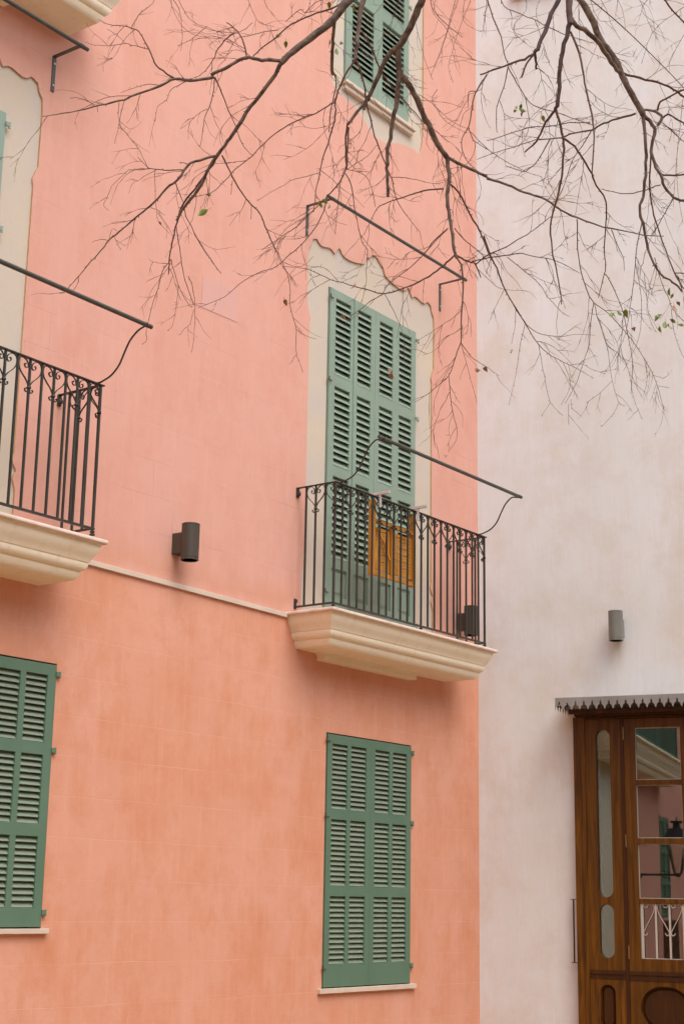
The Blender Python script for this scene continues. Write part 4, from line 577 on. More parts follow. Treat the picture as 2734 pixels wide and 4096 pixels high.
def two_leaf(x0,xm,x1,z0,z1,cols,rows,pitch,hz,rusty=True,y0=-.012):
    a=leaf(house,x0,xm-.001,z0,z1,[(c,d_,p,q) for c,d_ in cols[:2] for p,q in rows],[],y0,y0+.038,pitch,M['louvre'])
    b=leaf(house,xm+.001,x1,z0,z1,[(c,d_,p,q) for c,d_ in cols[2:] for p,q in rows],[],y0,y0+.038,pitch,M['louvre'])
    for z in hz: hinge(b,x1,z,y=y0)
    if rusty:
        for z in hz: hinge(a,x0,z+.01,-1,y=y0,rusty=True)
two_leaf(-2.509,-1.862,-1.217,.893,2.991,[(-2.440,-2.216),(-2.163,-1.932),(-1.796,-1.571),(-1.516,-1.291)],[(2.355,2.912),(1.715,2.270),(1.075,1.631)],.0432,(2.92,2.28,1.03))
two_leaf(-6.930,-6.320,-5.711,1.389,3.167,[(-6.855,-6.650),(-6.600,-6.395),(-6.243,-6.040),(-5.988,-5.788)],[(2.620,3.089),(2.068,2.537),(1.514,1.985)],.0432,(3.09,2.56,1.47))
# upper window above the French one
a=leaf(house,-2.422,-1.884,9.27,11.59,[(-2.324,-1.962,9.43,10.22),(-2.324,-1.962,10.36,11.45)],[],-.008,.03,.062,M['louvre_up'])
b=leaf(house,-1.881,-1.338,9.27,11.59,[(-1.807,-1.424,9.43,10.22),(-1.807,-1.424,10.36,11.45)],[],-.008,.03,.062,M['louvre_up'])
hinge(b,-1.338,9.43); hinge(b,-1.338,10.6)

# ---------------- balconies ----------------
PROF=[(0.000,3.958),(-.003,3.953),(-.006,3.944),(-.005,3.935),(0.0,3.929),(.006,3.927),(.024,3.9265),(.0285,3.924),(.029,3.914),(.031,3.898),(.036,3.880),(.044,3.862),(.054,3.845),(.064,3.830),(.072,3.816),(.078,3.804),(.082,3.795),(.0905,3.794),(.0905,3.788),(.0855,3.787),(.086,3.776),(.089,3.762),(.095,3.749),(.103,3.739),(.112,3.732),(.120,3.7285),(.127,3.728),(.127,3.722),(.123,3.721),(.1235,3.716),(.130,3.700),(.138,3.684),(.150,3.668),(.156,3.664)]
def scaled_slab(par,x0,x1,D,z0,s):
    mb=MB(); L=[]
    for ins,z in PROF:
        ins*=s; z=z0+(z-3.958)*s; L.append(len(mb.v)); mb.v+=[(x0+ins,0,z),(x0+ins,D-ins,z),(x1-ins,D-ins,z),(x1-ins,0,z)]
    for i in range(len(PROF)-1):
        for k in range(3): mb.f.append((L[i]+k,L[i]+k+1,L[i+1]+k+1,L[i+1]+k)); mb.m.append(0)
    mb.f.append(tuple(L[0]+k for k in range(4))); mb.f.append(tuple(L[-1]+k for k in range(4))); mb.m+=[0,0]
    return mb.build('balcony_slab',M['stone'],par)
def slab(x0,x1,D,dz):
    mb=MB(); L=[]
    P=PROF
    for i,(ins,z) in enumerate(P):
        a=x0+ins; b=x1-ins; y=-D+ins; z+=dz
        o=len(mb.v); L.append(o); nx=24; ny=5
        pts=[(a,.003-(.003-y)*k/ny) for k in range(ny)]+[(a+(b-a)*k/nx,y) for k in range(nx)]+[(b,y+(.003-y)*k/ny) for k in range(ny+1)]
        mb.v+=[(p[0],p[1],z) for p in pts]
    n=len(mb.v)//len(P)
    for i in range(len(P)-1):
        for k in range(n-1):
            a=L[i]+k; c=L[i+1]+k; mb.f.append((a,c,c+1,a+1)); mb.m.append(0 if i<6 else 1)
    mb.f.append(tuple(L[0]+k for k in range(n))); mb.m.append(0)
    mb.f.append(tuple(L[-1]+k for k in reversed(range(n)))); mb.m.append(1)
    # corbel block against the wall
    s=mb.build('balcony_slab',[M['lip'],M['stone']],house,smooth=28)
    cb=MB(); zb=P[-1][1]+dz; c0,c1=x0+.43,x1-.75
    for (g_,z_a,z_b) in ((0,zb-.012,zb+.004),(.012,zb-.024,zb-.012),(.02,zb-.062,zb-.024)):
        cb.box(c0+g_,c1-g_,-.105+g_,.003,z_a,z_b)
    cb.build('corbel',M['stone'],s,bevel=.003)
    return s
slab(-3.129,-.477,.50,0); slab(-8.422,-5.770,.50,.040); slab(-8.512,-5.860,.50,4.290)

H=[(.0045,.200),(.011,.179),(.032,.15),(.063,.122),(.088,.095),(.101,.068),(.1035,.042),(.097,.020),(.084,.007),(.065,.0035),(.045,.009),(.026,.023),(.0165,.042),(.018,.060),(.032,.069),(.046,.061),(.051,.047),(.043,.038),(.0355,.044)]
HL=[(.0045,.20),(.008,.222),(.018,.236),(.030,.232),(.036,.22),(.031,.212),(.025,.216)]
def scroll(parent,c,dirv,s,ztop,both=True,sides=(1,-1)):
    # heart shaped ornament round the bar at c, lying along dirv
    mb=MB(); side=Vector((-dirv[1],dirv[0],0)); sc_=s/.111
    for sg in sides:
        for pts,w in ((H,.012),(HL,.012)):
            P=[Vector((c[0]+dirv[0]*u*sg*sc_,c[1]+dirv[1]*u*sg*sc_,ztop-v)) for u,v in pts]
            mb.sweepbar(catmull(P,3),side,w,.0042)
    mb.lathe(c[0],c[1],[(.008,ztop-.214),(.013,ztop-.212),(.0165,ztop-.206),(.0165,ztop-.199),(.013,ztop-.193),(.008,ztop-.191)],12)
    mb.build('scroll_ornament',M['iron'],parent,smooth=40)
def railing(x0,x1,D,zt,zb,nf,extra=()):
    # top and bottom rails as the body of the railing
    mb=MB(); h=.006
    mb.box(x0-.016,x1+.030,-D-.016,-D+.016,zt-h,zt+.003)
    for x in (x0,x1):
        mb.box(x-.015,x+.015,-D+.0165,-.012,zt-h,zt+.002); mb.box(x-.007,x+.007,-D+.013,-.012,zb-.020,zb-.004)
        mb.box(x-.017,x+.017,-.012,.003,zt-.085,zt+.002); mb.lathe(x,-.02,[(.004,zt-.075),(.016,zt-.068),(.018,zt-.05),(.010,zt-.03)],10)
        mb.box(x-.012,x+.012,-.012,.003,zb-.028,zb+.06); mb.lathe(x,-.018,[(.004,zb+.022),(.012,zb+.030),(.013,zb+.045),(.006,zb+.055)],10)
    mb.box(x0-.014,x1+.014,-D-.010,-D+.012,zb-.022,zb-.006)
    r=mb.build('balcony_railing',M['iron'],house,bevel=.0015)
    bar=None
    def baluster(x,y,w=.0072):
        b=MB(); j=random.uniform(-.0008,.0008); b.box(x-w+j,x+w+j,y-w,y+w,zb-.0045,zt-h-.0005); b.build('baluster',M['iron'],r)
    def foot(x,y):
        f=MB(); z=zb-.022
        f.lathe(x,y,[(.017,z-.042),(.019,z-.036),(.019,z-.030),(.012,z-.026),(.012,z-.021),(.018,z-.017),(.018,z-.010),(.010,z-.006),(.010,z-.0005)],14); f.build('rail_foot',M['iron'],r,smooth=40)
    s=(x1-x0)/nf
    for i in range(nf+1):
        x=x0+s*i; baluster(x,-D,.0085 if i in (0,nf) else .0072)
        if i%2==0: scroll(r,(x,-D),(1,0),s,zt-h-.001,sides=(1,-1) if 0<i<nf else ((1,) if i==0 else (-1,)))
    sd=.103
    for x in (x0,x1):
        for k in (1,2,3): baluster(x,-D+sd*k)
        scroll(r,(x,-D+2*sd),(0,1),sd,zt-h-.001); 
        mb=MB()
        scroll(r,(x,-D),(0,1),sd,zt-h-.001,sides=(1,))
        foot(x,-D)
    for x in extra: foot(x,-D)
    return r
r1=railing(-3.008,-.560,.41,5.068,4.030,22,extra=(-1.675,))
r2=railing(-8.29,-5.842,.42,5.131,4.092,22,extra=(-7.0,))

def curve_rod(xa,xb,y,z,railing_y,zt,bx):
    mb=MB(); mb.tube([(xa,y,z),(xb,y,z)],.0165,14); o=mb.build('awning_rod',M['rod'],house,smooth=50)
    for x in bx:
        P=[(x,railing_y,zt+.004),(x,railing_y-.05,zt+.012),(x,railing_y-.13,zt+.04),(x,railing_y-.20,zt+.10),(x,railing_y-.25,zt+.19),(x,railing_y-.30,zt+.27),(x,railing_y-.37,zt+.325),(x,y+.012,z-.012)]
        m2=MB(); m2.tube(catmull([Vector(p) for p in P],4),.0068,8); m2.lathe(x,railing_y,[(.012,zt+.002),(.014,zt+.006),(.010,zt+.011)],10)
        m2.tube([(x-.008,y,z),(x+.008,y,z)],.0182,14)
        m2.build('rod_bracket',M['iron'],o,smooth=40)
curve_rod(-3.005,-.605,-.855,5.396,-.41,5.068,(-2.945,-.655)); curve_rod(-8.24,-5.812,-.86,5.486,-.42,5.131,(-8.18,-5.872))
def wall_rod(xa,xb,z,bx,y=-.29):
    mb=MB(); mb.tube([(xa,y,z),(xb,y,z)],.0155,14); o=mb.build('awning_rod',M['rod'],house,smooth=50)
    for x in bx:
        m2=MB(); m2.box(x-.0165,x+.0165,-.0075,.002,z-.285,z+.010); m2.box(x-.0165,x+.0165,y,-.0076,z+.002,z+.0095); m2.tube([(x-.017,y,z),(x+.017,y,z)],.0175,14)
        m2.build('wall_bracket',M['rod'],o,bevel=.001)
        m3=MB()
        for zz in (z-.055,z-.235): m3.add([(x+.009*math.cos(R(60*k)),-.0125,zz+.009*math.sin(R(60*k))) for k in range(6)]+[(x+.009*math.cos(R(60*k)),-.0076,zz+.009*math.sin(R(60*k))) for k in range(6)],[tuple(range(6))]+[(k,(k+1)%6,(k+1)%6+6,k+6) for k in range(6)])
        m3.build('bracket_bolt',M['bolt'],o)
wall_rod(-3.045,-.685,7.738,(-2.965,-.730)); wall_rod(-8.42,-6.045,7.735,(-8.36,-6.110))

# ---------------- things on the walls ----------------
def lamp(loc,rz,label,m,box=(.05,.10,.165)):
    t=empty('wall_lamp',loc,rz); tag(t,label,'wall lamp','cylindrical wall lamps')
    hw,dep,hh=box; dep=.145
    MB().box(-hw,hw,-.115,.001,-hh/2,hh/2).build('mounting_box',m,t,bevel=.003)
    b=MB(); b.lathe(0,-dep,[(.060,-.138),(.068,-.140),(.0705,-.138),(.0705,-.124),(.0685,-.122),(.0685,-.120),(.0705,-.118),(.0705,.132),(.0685,.134),(.0685,.136),(.0705,.138),(.0705,.149),(.068,.151),(.060,.150)],40)
    b.build('lamp_body',m,t,smooth=30)
    for z in (-.137,.1495):
        l=MB(); l.lathe(0,-dep,[(.0585,z-.001),(.0585,z+.001)],32); l.build('lamp_lens',M['glass_dark'] if z>0 else M['lens'],t)
    return t
M['lens']=mat('frosted_lens',(.22,.15,.11),None,(6,6,6),.3,0)
lamp((-4.522,0,4.268),0,'grey cylinder wall lamp on the bare pink wall between the two balconies',M['grey'])
lamp((-.372,0,4.283),0,'grey cylinder wall lamp behind the right end of the balcony railing',M['grey'])
a2=R(A2); wd=Vector((math.cos(a2),math.sin(a2),0)); wn=Vector((math.sin(a2),-math.cos(a2),0))
lamp(tuple(wd*1.440+Vector((0,0,4.200))),a2,'glossy grey cylinder wall lamp on the pale wall above the wooden door',M['grey_gloss'])

# folding louvred frame hung inside the middle railing, and its two T shaped hangers
t=empty('louvred_wooden_frame',(-2.03,-.352,4.38)); tag(t,'orange varnished wooden frame with louvred panels hung inside the middle balcony railing','shutter frame')
off=(-2.03,-.352,4.38)
def W_(mb,name,mt=None,p=None,bev=.002):
    mb.v=[(a-off[0],b-off[1],c-off[2]) for a,b,c in mb.v]; return mb.build(name,mt or M['orange'],p or t,bevel=bev)
mb=MB(); y0,y1=-.375,-.325
mb.box(-2.392,-2.352,y0,y1,4.372,5.055); mb.box(-1.752,-1.715,y0,y1,4.372,5.055)
mb.box(-2.351,-1.753,y0,y1-.02,4.376,4.412); mb.box(-2.351,-1.753,y0,y1-.02,4.850,4.885); mb.box(-2.110,-2.085,y0-.002,y1-.022,4.413,4.849)
W_(mb,'frame')
for (xa,xb,rz) in ((-2.348,-2.113,R(-3)),(-2.080,-1.756,R(3))):
    pm=MB(); z0,z1=4.435,4.815; 
    pm.box(xa,xa+.028,y0+.012,y1-.016,z0,z1); pm.box(xb-.028,xb,y0+.012,y1-.016,z0,z1); pm.box(xa+.0285,xb-.0285,y0+.013,y1-.017,z0,z0+.045); pm.box(xa+.0285,xb-.0285,y0+.013,y1-.017,z1-.03,z1)
    n=10
    for i in range(n):
        z=z0+.047+(z1-z0-.08)*(i+.5)/n; pm.box(xa+.029,xb-.029,y0+.016,y0+.023,z-.0120,z+.0120)
    pl=W_(pm,'louvred_panel')
mb=MB(); mb.sweepbar([(-2.335,-.382,4.80),(-2.235,-.384,4.69),(-2.135,-.382,4.545)],(0.7,0,.6),.022,.012); W_(mb,'diagonal_brace')
for x,lab in ((-2.385,'pinkish metal T hanger clamped on the railing over the left edge of the wooden frame'),(-1.782,'pinkish metal T hanger clamped on the railing over the right edge of the wooden frame')):
    h=empty('railing_hanger',(x,-.43,5.08)); tag(h,lab,'hanger','T shaped hangers on the railing')
    MB().box(-.011,.011,-.115,.085,.004,.030).build('hanger_bar',M['alu'],h,bevel=.0015)
    MB().box(-.009,.009,-.022,-.006,-.110,.0035).build('hanger_clip',M['alu'],h,bevel=.0015)

# ---------------- pale house ----------------
ph=empty('pale_house',(0,0,0),a2); tag(ph,'tall pale lilac grey rendered house with a brown glazed wooden door','house')
DX0,DX1=.983,3.227; DM=(DX0+DX1)/2
mb=MB(); mb.plate(rect(.0,9,0,17),[rect(DX0+.02,DX1-.02,.0001,3.36),rect(.62,1.75,11.36,13.0)],0,.22,0,0,back=False,sides=False)
mb.add([(0,.22,0),(9,.22,0),(9,.22,14),(0,.22,14)],[(0,1,2,3)]) if False else None
mb.build('wall',M['white'],ph)
mb=MB(); mb.box(-.25,8.99,3.2,3.4,0,17); mb.box(-.25,DX0,.221,.4,0,17); mb.box(DX1,8.99,.221,.4,0,17); mb.box(DX0+.001,DX1-.001,.221,.4,3.37,11.3); mb.box(DX0+.001,DX1-.001,.221,.4,13.05,17); mb.box(8.8,8.99,.401,3.2,0,17); mb.box(-.25,8.99,.401,3.2,3.6,3.7); mb.box(-.25,0.4,.401,3.2,0,3.6)
mb.build('inner_room',M['room'],ph)
mb=MB(); mb.box(-.3,9.2,-.35,6,17.0,17.2); mb.build('roof',M['tile'],ph)
mb=MB(); mb.box(.42,1.86,-.075,.10,11.325,11.362); mb.box(.45,1.83,-.04,.10,11.28,11.3245); mb.build('window_sill',M['course'],ph,bevel=.008)
l=leaf(ph,1.05,1.74,11.37,12.99,[(1.12,1.67,11.50,12.85)],[],.10,.14,.06,M['louvre_up']); MB().box(.63,1.74,.17,.18,11.365,13.0).build('window_pane',M['glass_dark'],ph)
MB().box(.621,.66,.03,.16,11.363,13.0).build('window_frame',M['cream_paint'],ph)
# door
F=-.10
mb=MB()
mb.box(DX0,1.058,F+.012,.05,0.02,3.345); mb.box(1.058,1.098,F,.05,0.02,3.345); mb.box(DX0+.03,DX1-.03,-.16,.05,3.345,3.372,1); mb.box(1.098,3.112,F+.004,.05,3.322,3.3445,1)
mb.box(3.112,3.152,F,.05,.02,3.345); mb.box(3.152,DX1,F+.012,.05,.02,3.345)
mb.box(1.434,1.472,F+.010,.05,.02,3.3215,1); mb.box(2.738,2.776,F+.010,.05,.02,3.3215,1); mb.box(2.094,2.116,F-.004,.0,.02,3.3)
mb.build('door_frame',[M['wood'],M['wood_dark']],ph,bevel=.003)
def recess_panel(par,x0,x1,z0,z1,yb):
    m=MB(); P=slot(x0-.004,x1+.004,z0-.004,z1+.004); cx=(x0+x1)/2; cz=(z0+z1)/2
    def ins(P,dd):
        return slot(x0-.004+dd,x1+.004-dd,z0-.004+dd,z1+.004-dd)
    A=[(x,yb,z) for x,z in P]; B=[(x,yb,z) for x,z in ins(P,.018)]; Cc=[(x,yb-.014,z) for x,z in ins(P,.034)]
    n=len(A); m.add(A+B+Cc,[(i,(i+1)%n,n+(i+1)%n,n+i) for i in range(n)]+[(n+i,n+(i+1)%n,2*n+(i+1)%n,2*n+i) for i in range(n)]+[tuple(2*n+i for i in range(n))])
    m.build('moulded_panel',M['wood_dark'],par,smooth=25)
def side_panel(x0,x1):
    hx0=x0+(1.200-1.10); hx1=x0+(1.338-1.10)
    holes=[slot(hx0,hx1,1.666,3.221),slot(hx0,hx1,1.122,1.602),slot(hx0-.005,hx1,.50,.888)]
    o=MB().plate(rect(x0,x1,.03,3.321),holes,F+.014,F+.06).build('side_panel',M['wood'],ph,bevel=.004)
    for z0,z1 in ((1.666,3.221),(1.122,1.602)): MB().plate(slot(hx0-.004,hx1+.004,z0-.004,z1+.004),[],F+.050,F+.056).build('glass_pane',M['glass'],o)
    recess_panel(o,hx0-.005,hx1,.50,.888,F+.048)
    m=MB(); m.box(x0+.001,x1-.001,F+.001,F+.0135,.980,1.016); m.box(x0+.001,x1-.001,F+.010,F+.0135,.935,.979); m.build('ledge',M['wood_dark'],o,bevel=.002)
    return o
side_panel(1.0985,1.4335); side_panel(2.7765,3.1115)
ROWS=[(2.743,3.231),(2.207,2.696),(1.661,2.157),(1.126,1.616)]
def door_leaf(x0,x1,flip):
    if not flip: px0,px1=x0+.105,x0+.533
    else: px0,px1=x1-.533,x1-.105
    holes=[rect(px0,px1,a,b) for a,b in ROWS]+[slot(px0-.01,px1+.01,.50,.885)]
    o=MB().plate(rect(x0,x1,.03,3.320),holes,F+.006,F+.062).build('door_leaf',M['wood'],ph,bevel=.004)
    for a,b in ROWS:
        MB().box(px0-.004,px1+.004,F+.040,F+.046,a-.004,b+.004).build('glass_pane',M['glass'],o)
        m=MB(); w=.007
        m.plate(rect(px0-.001,px1+.001,a-.001,b+.001),[rect(px0+w,px1-w,a+w,b-w)],F+.030,F+.0395); m.build('glazing_bead',M['bead'],o)
    recess_panel(o,px0-.01,px1+.01,.50,.885,F+.046)
    m=MB(); m.box(x0+.001,x1-.001,F-.006,F+.0055,.980,1.017); m.box(x0+.001,x1-.001,F+.001,F+.0055,.93,.979); m.build('ledge',M['wood_dark'],o,bevel=.002)
    hx=x0-.001 if not flip else x1+.001
    for z in (3.125,2.124,1.123):
        m=MB(); m.tube([(hx,F,z),(hx,F,z+.113)],.0065,10); m.tube([(hx,F,z-.004),(hx,F,z+.117)],.004,8); m.build('hinge',M['brass'],o,smooth=40)
    return o
M['brass']=mat('brass_hinge',(.42,.30,.13),(.3,.2,.09),(30,30,30),.35,0,metal=.8)
M['bead']=mat('pale_bead',(.50,.44,.37),None,(9,9,9),.6,0)
dl1=door_leaf(1.4735,2.0935,False); dl2=door_leaf(2.1165,2.7365,True)
# white scrolled guard set in the lowest pane of each leaf
def guard(lf,mir):
    q=MB(); yg=F+.024
    for k in range(4):
        x=1.600+.1262*k; w=.012 if k==0 else .0085; q.box(x-w,x+w,yg-.006,yg+.006,1.1265,1.6155)
        if k%2==0:
            for sg in (1,-1):
                if k==0 and sg<0: continue
                P=[(.008,.255),(.045,.185),(.085,.115),(.108,.06),(.112,.03),(.102,.008),(.085,.002)]
                q.tube(catmull([Vector((x+sg*u,yg,1.6155-v)) for u,v in P],4),.0042,6)
                q.tube(catmull([Vector((x+sg*u,yg,1.6155-v)) for u,v in [(.0085,.252),(.012,.272),(.026,.282),(.042,.270),(.044,.258)]],4),.0042,6)
                q.tube(catmull([Vector((x+sg*u,yg,1.6155-v)) for u,v in [(.014,.003),(.018,.022),(.034,.034),(.052,.026),(.056,.014)]],4),.0042,6)
    if mir: q.v=[(2*DM-a,b_,c) for a,b_,c in q.v]; q.f=[tuple(reversed(f)) for f in q.f]
    q.build('window_guard',M['cream_paint'],lf,smooth=40)
guard(dl1,False); guard(dl2,True)
# zinc canopy with pierced fringe
c0,c1=.912,DM*2-.912; yc=-.45; zt,zb=3.492,3.375
def fringe(u0,u1,n):
    p=(u1-u0)/n; L=[(u0,zt),(u0,zb)]
    for k in range(n):
        c=u0+p*(k+.5); h=p/2
        cut=[(-h+.0015,zb),(-h+.004,zb+.006),(-.032,zb+.012),(-.031,zb+.022),(-.026,zb+.032),(-.018,zb+.040),(-.009,zb+.046),(-.0045,zb+.052),(-.0115,zb+.058),(-.0115,zb+.064),(-.005,zb+.070),(-.004,zb+.076),(0,zb+.090)]
        L+=[(c+a,b_) for a,b_ in cut]+[(c-a,b_) for a,b_ in reversed(cut[:-1])]
    L+=[(u1,zb),(u1,zt)]; return L
n=int(round((c1-c0)/.0805))
m=MB(); m.plate(fringe(c0,c1,n),[],yc,yc+.003)
m.build('canopy_fringe',M['zinc'],None); fr=bpy.context.scene.objects['canopy_fringe']
m=MB(); 
m.add([(c0+.001,yc+.004,zt-.003),(c1-.001,yc+.004,zt-.003),(c1-.001,.0,zt+.06),(c0+.001,.0,zt+.06),(c0+.001,yc+.004,zt-.008),(c1-.001,yc+.004,zt-.008),(c1-.001,.0,zt+.055),(c0+.001,.0,zt+.055)],[(0,1,2,3),(7,6,5,4),(0,4,5,1),(1,5,6,2),(2,6,7,3),(3,7,4,0)])
cn=m.build('door_canopy',M['zinc'],ph); fr.parent=cn
for x in (c0,c1-.003):
    q=MB(); q.plate(fringe(yc+.004,-.002,5),[],0,.003); q.v=[(x+v[1],v[0],v[2]) for v in q.v]; q.build('canopy_fringe',M['zinc'],cn)
m=MB(); m.box(c0+.09,c1-.09,-.30,-.27,3.352,3.40); m.box(c0+.09,c1-.09,-.27,-.001,3.3725,3.395); m.box(c0+.12,c1-.12,-.2705,-.16,3.360,3.3715); m.build('soffit_board',M['wood_dark'],cn)
# iron stay beside the door
m=MB(); m.box(.945,.952,-.075,-.045,1.075,1.640); m.box(.922,.982,-.072,-.048,1.640,1.646); m.box(.922,.982,-.072,-.048,1.069,1.075); m.build('iron_stay',M['wood_dark'],ph)

# ---------------- rose house further along (seen mirrored in the door glass) ----------------
rz=R(189); rh=empty('rose_house',(-9.0,0,0),rz); tag(rh,'rose pink house front with balcony, mirrored in the glass of the wooden door','house')
# local +x runs away along the front, local +y faces the square
m=MB()
def flipY(mb): mb.v=[(a,-b,c) for a,b,c in mb.v]; mb.f=[tuple(reversed(f)) for f in mb.f]; return mb
flipY(MB().plate(rect(7.5,24,0,13),[rect(11.75,13.15,1.35,3.55),rect(8.6,15.0,5.0,8.2)],0,.3,back=True)).build('wall',M['wing'],rh); flipY(MB().box(8,23,.31,.34,0,12.9)).build('inner_backing',M['dark'],rh); flipY(MB().box(.3,7.499,0,.3,0,13)).build('side_wall',M['cream_wall'],rh,label='cream rendered stretch of the front')
scaled_slab(rh,4.4,12.2,.6,4.70,1.75)
for (a,b_,z0,z1) in ((11.76,13.14,1.36,3.54),(8.61,14.99,5.01,8.19)):
    mm=(a+b_)/2
    for p,q in ((a,mm-.002),(mm+.002,b_)):
        h3=(z1-z0-.4)/3
        hs_=[(p+.08,q-.08,z0+.1+k*(h3+.1),z0+.1+k*(h3+.1)+h3) for k in range(3)]
        o=flipY(MB().plate(rect(p,q,z0,z1),[rect(*x) for x in hs_],-.01,.03)).build('shutter_leaf',M['green'],rh)
        for x in hs_:
            L=MB(); nn=int((x[3]-x[2])/.06)
            for k in range(nn):
                zz=x[2]+(x[3]-x[2])*(k+.5)/nn; L.add([(x[0],.0,zz-.022),(x[1],.0,zz-.022),(x[1],.02,zz+.022),(x[0],.02,zz+.022)],[(0,1,2,3)])
            flipY(L).build('louvre_panel',M['green'],o)
flipY(MB().box(11.9,14.1,-.02,.05,.0,1.28)).build('door',M['wood_dark'],rh)
ln=empty('street_lantern',(-9.0+6.75*math.cos(rz),6.75*math.sin(rz),0),rz); tag(ln,'black street lantern on a scrolled bracket, mirrored in the door glass','lantern')
m=MB(); m.tube([(0,0,2.17),(0,1.13,2.17)],.020,8); m.tube(catmull([Vector((0,0,1.93)),Vector((0,.2,1.97)),Vector((0,.34,2.05)),Vector((0,.42,2.15))],5),.014,8); m.tube(catmull([Vector((0,.12,2.15)),Vector((0,.2,2.07)),Vector((0,.3,2.09)),Vector((0,.28,2.13))],5),.009,8); m.box(-.03,.03,0,.02,1.85,2.3); m.build('bracket',M['lantern'],ln)
m=MB(); cx,cy=0,1.10
def frus(m,r0,r1,z0,z1,n=4,rot=45):
    v=[(cx+r0*math.cos(R(rot+360/n*k)),cy+r0*math.sin(R(rot+360/n*k)),z0) for k in range(n)]+[(cx+r1*math.cos(R(rot+360/n*k)),cy+r1*math.sin(R(rot+360/n*k)),z1) for k in range(n)]
    m.add(v,[(k,(k+1)%n,(k+1)%n+n,k+n) for k in range(n)]+[tuple(reversed(range(n))),tuple(range(n,2*n))])
frus(m,.36,.34,2.80,2.83); frus(m,.33,.17,2.83,3.03); frus(m,.085,.06,3.03,3.13,8,0); frus(m,.11,.12,3.13,3.17,8,0); frus(m,.016,.008,3.17,3.25,6,0); frus(m,.045,.10,2.13,2.20)
for k in range(4):
    a=R(45+90*k); m.tube([(cx+.09*math.cos(a),cy+.09*math.sin(a),2.20),(cx+.25*math.cos(a),cy+.25*math.sin(a),2.81)],.013,6)
m.build('lantern_cage',M['lantern'],ln)
m=MB(); frus(m,.085,.235,2.205,2.795); m.build('lantern_glass',M['glass'],ln)
# unseen house across the square, placed and sized to dim the wall bottoms
ob=empty('sky_blocker_house',(-8,-17.5,0)); tag(ob,'unseen sand coloured house behind the viewer, placed to dim the wall bottoms','house')
MB().box(-16,20,-6,0,0,10.5).build('wall',M['sand'],ob); MB().box(-16.3,20.3,-6.3,.4,10.51,10.8).build('roof',M['tile'],ob)

ow=empty('sky_blocker_house',(-33,-12,0)); tag(ow,'unseen dun coloured house added at the far left to block low sky','house')  # added out of view to keep low sky off the pale wall's foot
MB().box(-6,0,-8,7,0,12).build('wall',M['sand'],ow); MB().box(-6.3,.4,-8.3,7.3,12.01,12.3).build('roof',M['tile'],ow)
# ---------------- tree ----------------
tree=empty('bare_tree',(-7.2,-8.6,0)); tag(tree,'nearly bare tree with thin twiggy branches hanging in front of both houses','tree')
TB=Vector((-7.2,-8.6,0))
def TL(mb): mb.v=[(a-TB.x,b-TB.y,c-TB.z) for a,b,c in mb.v]; return mb
m=MB(); tp=[(-7.2,-8.6,-.05),(-7.18,-8.55,.4),(-7.25,-8.5,1.5),(-7.2,-8.4,3.0),(-7.3,-8.3,4.5),(-7.35,-8.2,6.0),(-7.3,-8.1,7.6)]
for P_ in ([(-7.3,-8.1,7.5),(-6.9,-8.3,8.6),(-6.2,-8.6,9.6),(-5.6,-8.7,10.8)],[(-7.3,-8.1,7.5),(-7.6,-8.0,8.8),(-8.2,-8.3,10.0),(-8.5,-8.4,11.2)],[(-7.3,-8.15,7.0),(-7.2,-8.9,8.2),(-7.0,-9.8,9.2),(-7.1,-10.6,10.4)]):
    q_=MB(); Q_=catmull([Vector(p) for p in P_],6); q_.tube(Q_,[.085-.07*k/(len(Q_)-1) for k in range(len(Q_))],10,0,True); TL(q_).build('limb',M['bark'],tree,smooth=60)
m.tube(catmull([Vector(p) for p in tp],5),[.24-.16*min(1,i/30)+(.10*math.exp(-i/2.0)) for i in range(31)],14); TL(m).build('trunk',M['bark'],tree,smooth=60)
BR_BIG=[]
heads={0:None}
def limb(a,mid,end,r0,r1):
    P=catmull([Vector(p) for p in [a]+mid+[end]],6); n=len(P)
    q=MB(); q.tube(P,[r0+(r1-r0)*i/(n-1) for i in range(n)],10); TL(q).build('limb',M['bark'],tree,smooth=60)
def bez(a,end,lift):
    a=Vector(a);e=Vector(end); return [a.lerp(e,.35)+Vector((0,0,lift)),a.lerp(e,.75)+Vector((0,0,lift*.8))]
roots=sorted([P for c,P in BR if c.endswith('R')],key=lambda P:-P[0][3])
LP=[]; thin_links=[]
for i,P in enumerate(roots):
    e=Vector(P[0][:3]); rr_=P[0][3]
    if rr_>.008:
        a=Vector((-7.32,-8.18,6.2+.13*i)); mid=bez(a,e,.9); rs=.03+rr_*1.6
    else:
        cand=[q for q in LP if q[0].z>e.z+.08]
        q=min(cand,key=lambda q:(q[0]-e).length); a=q[0]; mid=[a.lerp(e,.5)+Vector((0,0,.12))]; rs=min(q[1]*.8,rr_*2.2)
    d0=(Vector(P[1][:3])-e).normalized()
    Q=catmull([a]+mid+[e-d0*.10,e+d0*.01],6); n=len(Q); RQ=[rs+(rr_*.98-rs)*(k/(n-1))**.7 for k in range(n)]
    if rr_>.008: LP+=[(Q[k],RQ[k]) for k in range(n)]
    q_=MB(); q_.tube(Q,RQ,12 if rr_>.008 else 6,0,False)
    if rr_>.008: TL(q_).build('limb',M['bark'],tree,smooth=60)
    else: thin_links.append(q_)
tw=MB(); bm={'b':'bark','p':'bark_red','g':'bark_grey'}
for q_ in thin_links: tw.add(q_.v,q_.f)
random.seed(5)
def rv(): return Vector((random.gauss(0,1),random.gauss(0,1),random.gauss(0,1)))
ntw=[0]
